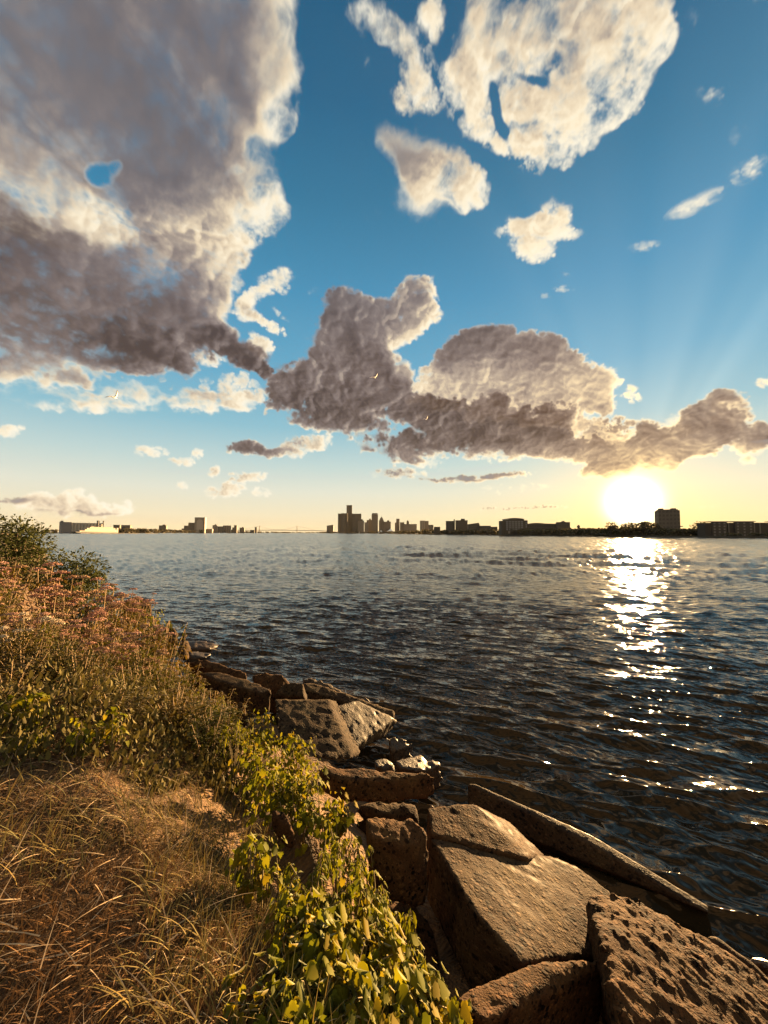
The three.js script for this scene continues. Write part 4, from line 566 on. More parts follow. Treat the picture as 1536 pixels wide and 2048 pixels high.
    if (form === 'chimney') { part('chimney', new THREE.CylinderGeometry(1.3, 1.6, h * 1.14, 10).translate(w / 2 + 1.5, h * 0.57, 0), roofMaterial, o); part('parapet', boxAt(w * 1.02, 0.8, d * 1.02, 0, h * 0.98, 0), roofMaterial, o); }
    if (form === 'hump') { const s = new THREE.Shape(); s.moveTo(-w * 0.48, 0); s.quadraticCurveTo(-w * 0.2, h * 0.14, w * 0.05, h * 0.03); s.lineTo(w * 0.48, 0); const g = new THREE.ExtrudeGeometry(s, { depth: d * 0.6, bevelEnabled: false }); g.translate(0, h, -d * 0.3); part('roof', g, roofMaterial, o); for (let k = 0; k < 4; k++) part('canopy', boxAt(w * 0.2, 0.5, 3, -w * 0.36 + k * w * 0.24, h * 0.45, d / 2 + 1.5), wallMaterial(0.2), o); }
    if (form === 'gable') { const s = new THREE.Shape([[-w * 0.16, 0], [w * 0.16, 0], [0, h * 0.09]].map((p) => new THREE.Vector2(...p))), g = new THREE.ExtrudeGeometry(s, { depth: d, bevelEnabled: false }); g.translate(0, h, -d / 2); part('gable', g, m, o); for (const q of [-1, 1]) part('buttress', boxAt(w * 0.08, h * 0.6, d, q * w * 0.54, 0, 0), m, o); }
  }
}
// curved office block with window rows, right shore
{
  const o = thing('office_block', 'office block with curved roof and rows of windows, right shore', 'building', [201.5, 0, -600], 0, 'buildings on the right shore'), m = matte(0.075, 0.06, 0.045), glass = new THREE.MeshStandardMaterial({ color: rgb(0.28, 0.27, 0.27), roughness: 0.25 });
  const s = new THREE.Shape(); s.moveTo(-14, 0); s.lineTo(14, 0); s.lineTo(14, 24.8); s.quadraticCurveTo(0, 27.6, -14, 24.8); s.lineTo(-14, 0);
  const g = new THREE.ExtrudeGeometry(s, { depth: 16, bevelEnabled: false, curveSegments: 16 }); g.translate(0, 0, -8); part('wall', g, m, o);
  const rf = new THREE.Shape(); rf.moveTo(-14.6, 25); rf.quadraticCurveTo(0, 28, 14.6, 25); rf.lineTo(14.6, 25.9); rf.quadraticCurveTo(0, 28.9, -14.6, 25.9); rf.lineTo(-14.6, 25);
  const rg = new THREE.ExtrudeGeometry(rf, { depth: 18, bevelEnabled: false, curveSegments: 16 }); rg.translate(0, 0.02, -9); part('roof', rg, roofMaterial, o);
  part('left_wing', boxAt(6.2, 23, 13, -17.2, 0, 0), m, o); part('right_wing', boxAt(6.2, 24, 13, 17.2, 0, 0), m, o);
  for (let f = 0; f < 5; f++) for (let k = 0; k < 6; k++) part('window', boxAt(2.6, 1.5, 0.3, -12 + k * 4.6, 9 + f * 3, 8.05), glass, o);
  for (let f = 0; f < 4; f++) part('window', boxAt(1.6, 1.5, 0.3, 18, 10 + f * 3.2, 6.6), glass, o);
  part('entrance_canopy', boxAt(24, 0.6, 4, 4, 7, 10), matte(0.2, 0.18, 0.16), o);
  for (const x of [-9, 16]) part('lobby_front', boxAt(2.6, 4, 0.5, x, 3.4, 8.4), matte(0.25, 0.2, 0.15), o);
}
// low apartment building at the right edge
{
  const o = thing('apartment_block', 'long five-storey apartment building with overhanging roofs at the right edge', 'building', [366, 0, -370], -0.25, 'buildings on the right shore'), m = matte(0.055, 0.04, 0.03), trim = matte(0.16, 0.13, 0.10), glass = new THREE.MeshStandardMaterial({ color: rgb(0.16, 0.13, 0.11), roughness: 0.2 });
  part('wall', boxAt(112, 14.4, 14, 4, 0, 0), m, o);
  for (const [x, w] of [[-41, 15], [-21, 19], [12, 14], [38, 18]]) { part('roof', boxAt(w, 0.55, 17, x, 15.3, 0), roofMaterial, o); part('bay', boxAt(w * 0.8, 15.3, 2, x, 0, 8), m, o); for (let f = 0; f < 5; f++) for (let k = -1; k <= 1; k++) part('window', boxAt(1.5, 1.5, 0.2, x + k * w * 0.27, 1.8 + f * 2.8, 9.05), glass, o); }
  for (const x of [-33, -12.5, -8, 4, 6.5, 19, 21.5]) part('pilaster', boxAt(0.9, 14, 1, x, 0, 7.5), trim, o);
  for (let f = 0; f < 5; f++) part('balcony', boxAt(5, 0.35, 2.2, 13, 1.4 + f * 2.8, 10), trim, o);
}
// pole with a round tank
{ const o = thing('water_tower', 'small round tank on a thin pole left of the sun', 'water tower', [263, 0, -520]); part('pole', new THREE.CylinderGeometry(0.35, 0.5, 12.5, 8).translate(0, 6.2, 0), roofMaterial, o); part('tank', new THREE.SphereGeometry(1.9, 12, 8).scale(1, 1.25, 1).translate(0, 13, 0), roofMaterial, o); }
// suspension bridge
{
  const o = thing('suspension_bridge', 'thin suspension bridge with two towers on the horizon', 'bridge', [-1593, 0, -5800]), m = matte(0.12, 0.10, 0.09);
  for (const s of [-1, 1]) { const t = part('tower', boxAt(5, 112, 5, s * 283, 0, -8), m, o); part('tower_leg', boxAt(5, 112, 5, s * 283, 0, 8), m, o); t.userData.label = 'steel tower of the bridge'; }
  const bow = (x) => 46 - (x / 900) ** 2 * 14;
  const line = (fy, r, n = 40, a = -800, b = 800) => { const p = []; for (let k = 0; k <= n; k++) { const x = lerp(a, b, k / n); p.push(new THREE.Vector3(x, fy(x), 0)); } return new THREE.TubeGeometry(new THREE.CatmullRomCurve3(p), n * 2, r, 5); };
  part('deck', line(bow, 4.2), m, o);
  part('main_cable', line((x) => 52 + 56 * (x / 283) ** 2, 0.9, 30, -283, 283), m, o);
  for (const s of [-1, 1]) part('side_cable', line((x) => lerp(110, bow(x), (Math.abs(x) - 283) / 300), 0.9, 6, s * 283, s * 583), m, o);
}
// white peaked pavilion roofs
for (const [label, x, z, w, h] of [['smaller white tent roof on the waterfront under downtown', -20, -2600, 42, 26], ['larger white peaked tent roof right of the smaller one', 44, -2600, 70, 38]]) {
  const o = thing('tent_roof', label, 'tent', [x, 0, z], 0, 'white tent roofs'), pts = []; for (let k = 0; k <= 8; k++) { const t = k / 8; pts.push(new THREE.Vector2(w * 0.56 * (1 - t) ** 1.6 + 0.2, h * (0.3 + 0.7 * t))); }
  part('canopy', new THREE.LatheGeometry(pts, 6), matte(0.8, 0.78, 0.74, 0.8), o); part('mast', new THREE.CylinderGeometry(0.5, 0.5, h * 1.06, 6).translate(0, h * 0.53, 0), roofMaterial, o);
}
// riverboat with two black funnels
{
  const o = thing('riverboat', 'white riverboat with two black funnels moored at the left shore', 'boat', [-700, 0, -935], 1.32), white = matte(0.5, 0.44, 0.36, 0.7), dark = matte(0.05, 0.045, 0.045, 0.7), glass = new THREE.MeshStandardMaterial({ color: rgb(0.12, 0.11, 0.1), roughness: 0.25 });
  const hull = new THREE.Shape([[-42, 3.4], [-30, 0.2], [42, 0.2], [44, 3.2], [-42, 5.2]].map((p) => new THREE.Vector2(...p))), hg = new THREE.ExtrudeGeometry(hull, { depth: 14, bevelEnabled: false }); hg.translate(0, -0.4, -7); part('hull', hg, dark, o); o.scale.set(1.25, 1, 1);
  for (const [x0, x1, y, h] of [[-34, 40, 3.4, 3.4], [-24, 40, 6.9, 3.1], [-20, 37, 10.1, 3], [-14, 33, 13.2, 2.6]]) { const dk = part('deck', boxAt(x1 - x0, h, 12.5 - y * 0.2, (x0 + x1) / 2, y, 0), white, o); part('window_band', boxAt((x1 - x0) * 0.9, h * 0.26, 0.3, (x0 + x1) / 2, y + h * 0.5, 6.4 - y * 0.1), glass, dk); part('rail', boxAt(x1 - x0 + 3, 0.25, 13.4 - y * 0.2, (x0 + x1) / 2, y + h, 0), white, o); }
  part('pilot_house', boxAt(6, 2.6, 6, -8, 15.9, 0), dark, o);
  for (const x of [4, 15]) { const f = part('funnel', new THREE.CylinderGeometry(1.2, 1.2, 15, 12).translate(x, 23.3, 0), dark, o); part('crown', new THREE.CylinderGeometry(1.8, 1.2, 1.4, 12).translate(x, 31, 0), dark, f); }
  part('gangway', boxAt(9, 1, 2, 11, 18.5, 1).rotateZ(0.1), dark, o); part('stern_rail', boxAt(3, 12, 11, 42.5, 2.5, 0), matte(0.5, 0.45, 0.38), o); part('flagstaff', new THREE.CylinderGeometry(0.15, 0.2, 9, 6).translate(30, 19, 0), dark, o);
}
// small craft
for (const [label, x, z, s] of [['small white motor boat under the arched tower', -641, -1500, 1], ['second small white motor boat right of the first', -618, -1460, 0.7], ['tiny white launch below the tent roofs', 60, -1900, 0.9]]) {
  const o = thing('motor_boat', label, 'boat', [x, 0, z], 0.3, 'small white boats'), h = new THREE.Shape([[-5, 0.1], [4, 0.1], [6.5, 1.9], [-5.2, 1.6]].map((p) => new THREE.Vector2(p[0] * s, p[1] * s))), g = new THREE.ExtrudeGeometry(h, { depth: 3 * s, bevelEnabled: false }); g.translate(0, 0, -1.5 * s);
  part('hull', g, matte(0.8, 0.77, 0.72, 0.6), o); part('cabin', boxAt(4 * s, 1.5 * s, 2.2 * s, -0.5 * s, 1.7 * s, 0), matte(0.6, 0.57, 0.52, 0.6), o);
}
{ const o = thing('sailboat', 'white sail on the water below the dark glass tower', 'boat', [-146, 0, -2300]); const h = new THREE.Shape([[-6, 0.2], [5, 0.2], [7, 1.6], [-6, 1.4]].map((p) => new THREE.Vector2(...p))), g = new THREE.ExtrudeGeometry(h, { depth: 3, bevelEnabled: false }); g.translate(0, 0, -1.5); part('hull', g, matte(0.7, 0.66, 0.6), o); part('mast', new THREE.CylinderGeometry(0.15, 0.2, 17, 6).translate(0, 9.5, 0), roofMaterial, o);
  const s = new THREE.Shape([[0.3, 2.5], [5.2, 2.6], [0.3, 16.5]].map((p) => new THREE.Vector2(...p))); part('sail', new THREE.ExtrudeGeometry(s, { depth: 0.12, bevelEnabled: false }).rotateY(Math.PI), matte(0.85, 0.8, 0.72), o); }

// ------------------------------------------------------------------ far trees
function crownGeometry(seed, n, size) {            // leaf clumps through several lobes; unit tree, crown from 0.2 to 1
  const r = randomFrom(seed), pos = [], lobes = []; for (let k = 0; k < 7; k++) { const a = r() * 6.28, q = 0.28 * Math.sqrt(r()); lobes.push([Math.cos(a) * q, 0.42 + r() * 0.38, Math.sin(a) * q, 0.13 + r() * 0.13]); }
  const v = new THREE.Vector3(), e = new THREE.Vector3(), f = new THREE.Vector3();
  for (let k = 0; k < n; k++) {
    const L = lobes[k % 7]; v.set(r() - 0.5, r() - 0.5, r() - 0.5).normalize().multiplyScalar(L[3] * (0.55 + 0.5 * r())); v.x += L[0]; v.y += L[1]; v.z += L[2];
    e.set(r() - 0.5, r() - 0.5, r() - 0.5).normalize().multiplyScalar(size * (0.6 + 0.8 * r())); f.set(r() - 0.5, r() - 0.5, r() - 0.5).cross(e).normalize().multiplyScalar(e.length());
    pos.push(v.x - e.x, v.y - e.y, v.z - e.z, v.x + f.x, v.y + f.y, v.z + f.z, v.x + e.x, v.y + e.y, v.z + e.z, v.x - e.x, v.y - e.y, v.z - e.z, v.x + e.x, v.y + e.y, v.z + e.z, v.x - f.x, v.y - f.y, v.z - f.z);
  }
  const g = new THREE.BufferGeometry(); g.setAttribute('position', new THREE.Float32BufferAttribute(pos, 3)); g.computeVertexNormals(); return g;
}
const farLeaf = new THREE.MeshPhysicalMaterial({ color: rgb(0.07, 0.055, 0.018), roughness: 1, transmission: 0.3, thickness: 0, side: THREE.DoubleSide }), farBark = matte(0.05, 0.035, 0.025);
for (const [label, x, z, w, h, seed] of [['round tree left of the sun reflection on the right shore', 253.5, -430, 15, 16, 3], ['broad tree directly under the sun', 274, -430, 17, 17, 4], ['tall broad tree between the sun and the apartment tower', 289, -430, 18, 18.2, 5], ['tree touching the left side of the apartment tower', 301, -430, 15, 16.5, 6], ['ragged lone tree left of the long apartment building', 326, -400, 20, 17, 8]]) {
  const o = thing('shore_tree', label, 'tree', [x, 0.9, z], seed, 'single trees on the right shore');
  part('trunk', new THREE.CylinderGeometry(0.25, 0.5, h * 0.5, 7).translate(0, h * 0.25, 0), farBark, o); part('crown', crownGeometry(seed, seed === 8 ? 260 : 620, 0.035).scale(w * 1.35, h, w * 1.35), farLeaf, o);
}
{
  const r = randomFrom(88), spots = [], run = (pts, n, h0, h1, inner) => { for (let k = 0; k < n; k++) { const t = (k + r()) / n * (pts.length - 1), i = Math.min(pts.length - 2, Math.floor(t)), f = t - i; spots.push([lerp(pts[i][0], pts[i + 1][0], f) + (r() - 0.5) * inner, lerp(pts[i][1], pts[i + 1][1], f) - r() * inner, h0 + (h1 - h0) * r()]); } };
  run([[335, -290], [312, -350]], 26, 3, 5, 10); run([[352, -402], [308, -412]], 44, 6, 10, 12); run([[312, -405], [268, -462], [235, -500], [212, -560]], 220, 7, 11, 24); run([[318, -425], [290, -436], [262, -445], [240, -490]], 60, 7, 11, 10);
  run([[212, -560], [165, -735], [132, -910]], 90, 7, 12, 30);
  run([[132, -910], [90, -1500], [40, -2300]], 80, 8, 16, 60);
  run([[40, -2300], [-80, -2850], [-390, -3280], [-590, -3600]], 90, 10, 20, 60);
  run([[-640, -4300], [-900, -6200], [-1500, -6400], [-1700, -6000]], 120, 14, 24, 200);
  run([[-710, -1000], [-730, -1180], [-970, -1910]], 90, 9, 17, 40);
  run([[-970, -1910], [-1280, -3660], [-1360, -5400]], 110, 12, 22, 80);
  run([[-1250, -900], [-900, -955], [-820, -985]], 30, 6, 12, 30);
  const g = crownGeometry(21, 90, 0.085), im = new THREE.InstancedMesh(g, farLeaf, spots.length), M = new THREE.Matrix4(), q = new THREE.Quaternion(), up = new THREE.Vector3(0, 1, 0);
  spots.forEach(([x, z, h], k) => { q.setFromAxisAngle(up, r() * 6.28); M.compose(new THREE.Vector3(x, 0.9 - h * 0.3, z), q, new THREE.Vector3(h * 1.8, h * 1.3, h * 1.8)); im.setMatrixAt(k, M); });
  im.name = 'far_treeline'; im.castShadow = im.receiveShadow = true; im.userData = { kind: 'stuff', label: 'dark treeline along the far shores', category: 'trees' }; scene.add(im);
}

// ------------------------------------------------------------------ gulls
function gullGeometry() {
  const pos = [], col = [], white = [0.8, 0.76, 0.68], dark = [0.07, 0.06, 0.055], idx = [];
  const ring = (x, y, z, ry, rz, c) => { const s = pos.length / 3; for (let k = 0; k < 8; k++) { const a = k / 8 * 6.2832; pos.push(x, y + Math.sin(a) * ry, z + Math.cos(a) * rz); col.push(...c); } return s; };
  const sections = [[0.26, 0.0, 0.004, 0.004], [0.21, 0.005, 0.022, 0.02], [0.17, 0.01, 0.036, 0.034], [0.12, 0.006, 0.04, 0.042], [0.03, 0, 0.056, 0.06], [-0.07, 0, 0.05, 0.052], [-0.17, 0.006, 0.026, 0.032], [-0.22, 0.01, 0.012, 0.05], [-0.3, 0.012, 0.004, 0.065]].map(([x, y, a, b], k) => ring(x, y, 0, a, b, k === 0 ? [0.5, 0.35, 0.08] : white));
  for (let s = 0; s < sections.length - 1; s++) for (let k = 0; k < 8; k++) { const a = sections[s] + k, b = sections[s] + (k + 1) % 8, c = sections[s + 1] + k, d = sections[s + 1] + (k + 1) % 8; idx.push(a, c, b, b, c, d); }
  // a wing is a run of thin sections: [along wing, lift, sweep, chord]
  for (const [side, lift] of [[1, [0, 0.10, 0.24, 0.42, 0.47]], [-1, [0, 0.07, 0.10, 0.04, 0.0]]]) {
    const span = [0.03, 0.2, 0.36, 0.55, 0.66], sweep = [0.06, 0.1, 0.06, -0.06, -0.16], chord = [0.15, 0.14, 0.12, 0.08, 0.015]; let last = -1;
    span.forEach((z, k) => { const s = pos.length / 3, zz = z * (side > 0 ? 0.72 : 1), c = k > 2 ? dark : white; for (const [dx, dy] of [[0, 0], [-chord[k] * 0.4, 0.012], [-chord[k], 0], [-chord[k] * 0.4, -0.006]]) { pos.push(sweep[k] + dx, lift[k] + dy, side * zz); col.push(...c); } if (last >= 0) for (let m = 0; m < 4; m++) { const a = last + m, b = last + (m + 1) % 4, e = s + m, f = s + (m + 1) % 4; idx.push(a, e, b, b, e, f); } last = s; });
  }
  const g = new THREE.BufferGeometry(); g.setAttribute('position', new THREE.Float32BufferAttribute(pos, 3)); g.setAttribute('color', new THREE.Float32BufferAttribute(col, 3)); g.setIndex(idx); g.computeVertexNormals(); return g;
}
{
  const g = gullGeometry(), m = new THREE.MeshStandardMaterial({ vertexColors: true, roughness: 0.7, side: THREE.DoubleSide });
  for (const [label, x, y, z, turn, bank] of [['gull gliding under the dark left cloud, largest of the three', -20.05, 13.0, -28, 1.35, 0.05], ['gull in front of the middle cloud tower', -1.15, 21.6, -45, 1.25, 0.1], ['smallest gull, low in the centre cloud', 6.05, 19.55, -55, 0.75, 0.2]]) { const o = meshThing('gull', g, m, label, 'bird', 'gulls over the river'); o.position.set(x, y, z); o.rotation.set(bank, turn, 0); }
}

// evening haze over the water
scene.fog = new THREE.FogExp2(new THREE.Color().setRGB(0.95, 0.9, 0.82), 0.6e-5);
// bank plants: kind, x, z, radius, height of the crown above the river, leaves, leaf length, label
const PLANTS = [
  ["vine", -0.354, -1.432, 0.2, 1.36, 60, 0.085, "sparse lobed vine at the bottom edge where the grass ends"],
  ["vine", -0.209, -1.449, 0.24, 1.34, 130, 0.1, "dense lobed vine clump at the bottom edge, left of the golden slab"],
  ["vine", -0.016, -1.539, 0.24, 1.22, 130, 0.1, "lobed vine clump at the bottom edge touching the golden slab"],
  ["vine", 0.153, -1.765, 0.2, 1.08, 110, 0.085, "vine shoots hanging over the dark gap beside the golden slab"],
  ["vine", -0.105, -1.747, 0.26, 1.22, 140, 0.105, "big-leaved bright vine clump left of the dark gap"],
  ["vine", -0.284, -1.665, 0.2, 1.36, 100, 0.11, "large-leaved vine at the grass edge below the drooping herbs"],
  ["vine", -0.361, -1.838, 0.2, 1.34, 100, 0.075, "small-leaved vine between grass and drooping herbs"],
  ["vine", 0.051, -1.974, 0.15, 1.08, 60, 0.08, "small vine tuft spilling toward the half hidden stone"],
  ["vine", -0.068, -2.029, 0.17, 1.05, 80, 0.08, "vine tuft on the slope between the large-leaved vine and the half hidden stone"],
  ["herb", -0.094, -2.222, 0.18, 1.02, 90, 0.08, "drooping herb on the slope below the squat grey block"],
  ["vine", 0.119, -1.73, 0.18, 1.02, 90, 0.08, "vine shoots at the bottom edge against the left end of the golden slab"],
  ["vine", -0.158, -2.149, 0.18, 1.16, 100, 0.07, "creeper between the drooping herbs and the dark gap"],
  ["herb", -0.142, -2.56, 0.14, 1.02, 70, 0.07, "drooping herb against the left side of the squat grey block"],
  ["herb", -0.368, -2.125, 0.26, 1.28, 170, 0.085, "drooping lance-leaved herb at the grass edge, left one"],
  ["herb", -0.228, -2.301, 0.24, 1.22, 170, 0.085, "drooping lance-leaved herb beside the squat grey block"],
  ["herb", -0.282, -2.521, 0.18, 1.2, 100, 0.075, "drooping lance-leaved herb under the level slab"],
  ["herb", -0.027, -2.331, 0.11, 1.06, 50, 0.07, "small drooping herb tuft in front of the squat grey block"],
  ["herb", 0.093, -2.122, 0.14, 1.06, 70, 0.09, "arching herb over the dark gap left of the cracked slab"],
  ["vine", -0.715, -2.129, 0.1, 1.44, 26, 0.075, "little creeper sprig on the dry grass left of the dark flat stone"],
  ["vine", -0.625, -2.14, 0.1, 1.42, 30, 0.07, "little creeper sprig just below the dark flat stone"],
  ["vine", -0.591, -2.941, 0.22, 1.2, 130, 0.07, "yellow-green creeper in front of the level slab"],
  ["vine", -0.334, -2.966, 0.16, 1.06, 90, 0.07, "creeper hanging in front of the dark hollow"],
  ["vine", -0.781, -2.956, 0.24, 1.28, 140, 0.065, "dense creeper at the grass edge above the dark flat stone"],
  ["vine", -0.82, -3.679, 0.24, 1.16, 150, 0.06, "bright creeper at the foot of the broad pitted slab"],
  ["vine", -1.03, -3.316, 0.24, 1.28, 130, 0.06, "creeper at the grass edge left of the broad pitted slab"],
  ["vine", -1.279, -4.269, 0.22, 1.1, 120, 0.06, "creeper against the left side of the broad pitted slab"],
  ["herb", -1.41, -3.758, 0.26, 1.28, 150, 0.06, "leafy herb below the small pale rock"],
  ["herb", -1.939, -4.407, 0.26, 1.2, 140, 0.06, "leafy herb in front of the pale smooth slab"],
  ["herb", -2.451, -5.116, 0.22, 1.1, 110, 0.06, "leafy herb at the left end of the pale smooth slab"],
  ["vine", -2.181, -3.182, 0.14, 1.56, 40, 0.065, "bright yellow-green vine at the front of the thicket"],
  ["vine", -2.676, -3.066, 0.16, 1.46, 36, 0.065, "yellow-green vine low at the left edge in front of the thicket"],
  ["vine", -2.305, -3.056, 0.12, 1.56, 26, 0.06, "small yellow-green vine tuft left of the bright vine in front of the thicket"],
  ["vine", -2.93, -3.268, 0.2, 1.66, 40, 0.085, "broad dark leaves in the shade of the thicket at the left edge"],
  ["vine", -5.153, -8.763, 0.3, 1.45, 60, 0.09, "leafy sprig reaching over the water from the thicket"],
];
// thicket: x, z, top above the river, kind
const THICKET = [
  [-6.8,-5.49,2.69,2], [-3.65,-5.15,1.51,1], [-5.05,-4.88,2.13,2], [-3.05,-5.96,1.09,0], [-3.92,-4.71,1.75,0], [-7.0,-6.01,2.81,0], [-3.61,-5.69,1.38,0], [-3.6,-3.79,1.74,0],
  [-1.82,-4.2,1.19,0], [-2.96,-3.94,1.58,0], [-6.49,-5.96,2.73,0], [-3.63,-6.48,1.37,0], [-3.02,-3.47,1.57,0], [-5.71,-4.75,2.23,2], [-5.07,-7.39,1.74,2], [-5.75,-5.7,2.36,2],
  [-2.08,-4.33,1.21,0], [-5.62,-6.94,2.18,2], [-4.84,-4.31,1.96,0], [-4.46,-7.34,1.37,0], [-4.63,-4.99,2.01,2], [-1.91,-4.7,0.99,0], [-3.56,-4.9,1.49,0], [-5.89,-5.58,2.38,2],
  [-2.93,-5.53,1.17,0], [-5.45,-6.36,2.19,2], [-6.61,-5.6,2.62,2], [-4.87,-7.43,1.46,0], [-5.44,-5.56,2.35,0], [-2.23,-4.92,1.03,0], [-3.41,-4.41,1.65,0], [-6.49,-5.87,2.62,2],
  [-3.23,-5.6,1.32,1], [-4.67,-5.19,1.97,2], [-6.3,-5.15,2.37,0], [-3.76,-5.37,1.6,2], [-6.15,-5.98,2.56,2], [-2.01,-4.02,1.32,0], [-5.77,-6.96,2.28,2], [-4.97,-4.36,1.92,0],
  [-3.9,-6.24,1.41,0], [-4.38,-4.64,1.94,0], [-1.63,-3.84,1.25,0], [-3.46,-4.65,1.62,0], [-6.6,-6.12,2.73,2], [-2.89,-5.28,1.28,0], [-5.97,-6.81,2.53,2], [-5.57,-4.67,2.19,2],
  [-4.16,-6.19,1.44,2], [-3.43,-3.5,1.64,0], [-1.94,-4.13,1.22,0], [-3.66,-4.63,1.63,0], [-4.73,-4.26,1.91,0], [-4.2,-7.03,1.37,1], [-4.75,-5.18,1.98,2], [-1.83,-4.63,1.04,0],
  [-4.98,-6.92,1.68,1], [-6.35,-6.06,2.64,2], [-2.68,-5.18,1.22,0], [-4.82,-5.72,1.99,2], [-5.85,-5.02,2.3,0], [-2.42,-3.8,1.44,0], [-5.08,-5.25,2.18,2], [-2.02,-4.57,1.13,0],
  [-4.54,-5.92,1.84,2], [-5.66,-5.19,2.31,2], [-3.92,-6.89,1.55,0], [-4.28,-4.83,1.82,0], [-5.2,-4.31,2.02,0], [-2.52,-3.69,1.48,0], [-6.21,-6.1,2.65,2], [-2.14,-4.39,1.21,0],
  [-3.69,-4.56,1.68,0], [-5.67,-5.0,2.22,2], [-3.1,-5.07,1.38,0], [-4.08,-4.39,1.76,0], [-1.68,-4.08,1.23,0], [-3.88,-5.28,1.56,1], [-4.39,-4.17,1.88,0], [-2.17,-4.07,1.38,0],
  [-4.62,-5.37,1.87,0], [-6.86,-5.77,2.64,2], [-5.23,-7.88,1.55,1], [-5.91,-5.97,2.54,2], [-2.14,-4.67,1.03,0], [-5.42,-6.88,1.99,2], [-5.23,-4.74,2.06,2], [-4.02,-6.86,1.37,1],
  [-4.55,-5.03,1.9,2], [-5.16,-4.22,1.99,0], [-4.45,-6.28,1.59,2], [-4.21,-4.12,1.87,0], [-2.12,-4.2,1.24,0], [-4.51,-5.43,1.82,2], [-4.31,-3.77,1.8,0], [-4.3,-6.8,1.35,1],
  [-4.3,-4.52,1.88,0], [-2.14,-4.97,1.02,0], [-4.6,-6.08,1.75,2], [-6.13,-5.67,2.45,2], [-2.76,-4.98,1.34,0], [-4.56,-5.2,1.89,2], [-5.39,-4.51,2.04,2], [-3.79,-5.59,1.41,2],
  [-5.36,-5.34,2.3,2], [-2.51,-5.25,1.06,0], [-4.09,-5.12,1.71,2], [-6.86,-6.06,2.8,2], [-3.47,-5.77,1.28,0], [-3.79,-4.13,1.75,0], [-1.62,-4.03,1.24,0], [-5.34,-7.33,1.93,2],
  [-3.68,-3.55,1.71,0], [-2.33,-4.45,1.32,0], [-3.79,-4.49,1.73,0], [-4.22,-3.65,1.72,0], [-3.0,-4.64,1.45,0], [-6.05,-6.18,2.62,0], [-1.68,-3.76,1.31,0], [-3.0,-3.91,1.58,0],
  [-3.91,-4.4,2.09,3], [-3.91,-4.3,2.08,3], [-8.24,-12.5,1.04,2], [-7.76,-12.5,1.03,2], [-8.23,-12.8,1.03,2], [-7.03,-10.0,1.65,2], [-6.79,-10.0,1.52,2], [-7.26,-10.0,1.9,2],
];
// ------------------------------------------------------------------ leaves
function foldLeaf(points, fold, droop, twist) {
  const s = new THREE.Shape(points.map((p) => new THREE.Vector2(...p))), g = new THREE.ShapeGeometry(s), p = g.attributes.position;
  for (let k = 0; k < p.count; k++) { const x = p.getX(k), y = p.getY(k); p.setZ(k, Math.abs(x) * fold - y * y * droop + x * y * twist + 0.03 * Math.sin(x * 23) ); }
  g.deleteAttribute('uv'); g.computeVertexNormals(); return g;
}
const mirror = (half) => half.concat(half.slice(1, -1).reverse().map(([x, y]) => [-x, y]));
const lobed = mirror([[0, 0], [0.14, -0.14], [0.34, -0.12], [0.42, 0.02], [0.52, 0.08], [0.47, 0.24], [0.36, 0.3], [0.46, 0.42], [0.44, 0.56], [0.28, 0.58], [0.2, 0.76], [0.1, 0.84], [0, 1.0]]);
const heart = mirror([[0, 0], [0.2, -0.1], [0.38, 0.05], [0.42, 0.26], [0.33, 0.44], [0.3, 0.56], [0.16, 0.76], [0, 1.0]]);
const lance = mirror([[0, 0], [0.09, 0.18], [0.13, 0.4], [0.11, 0.62], [0.06, 0.84], [0, 1.0]]);
const LEAVES = { vine: [foldLeaf(lobed, 0.25, 0.2, 0.1), foldLeaf(lobed, 0.4, 0.35, -0.15), foldLeaf(heart, 0.3, 0.3, 0.12), foldLeaf(lobed, 0.1, 0.45, 0.2), foldLeaf(heart, 0.45, 0.15, -0.2)], herb: [foldLeaf(lance, 0.5, 0.35, 0), foldLeaf(lance, 0.3, 0.6, 0.2), foldLeaf(lance, 0.7, 0.2, -0.2)] };
const leafMaterial = (r, g, b, t = 0.5) => new THREE.MeshPhysicalMaterial({ color: rgb(r, g, b), roughness: 0.9, transmission: t, thickness: 0, ior: 1.4, specularIntensity: 0.25, side: THREE.DoubleSide });
const GREENS = [leafMaterial(0.13, 0.125, 0.004), leafMaterial(0.18, 0.16, 0.005), leafMaterial(0.075, 0.08, 0.004), leafMaterial(0.19, 0.14, 0.006), leafMaterial(0.11, 0.115, 0.005)];
const stemMaterial = matte(0.16, 0.12, 0.05), dryStem = matte(0.24, 0.16, 0.08);
const X = new THREE.Vector3(), Y = new THREE.Vector3(), Z = new THREE.Vector3(), M4 = new THREE.Matrix4();
function leafFrame(dir, normal) { Y.copy(dir).normalize(); Z.copy(normal).addScaledVector(Y, -normal.dot(Y)); if (Z.lengthSq() < 1e-4) Z.set(0.3, 0.2, 0.9).addScaledVector(Y, -0.5); Z.normalize(); X.crossVectors(Y, Z); return M4.makeBasis(X, Y, Z); }
function stemTube(points, r0) { return new THREE.TubeGeometry(new THREE.CatmullRomCurve3(points), 8, r0, 4); }
let plantSeed = 900;
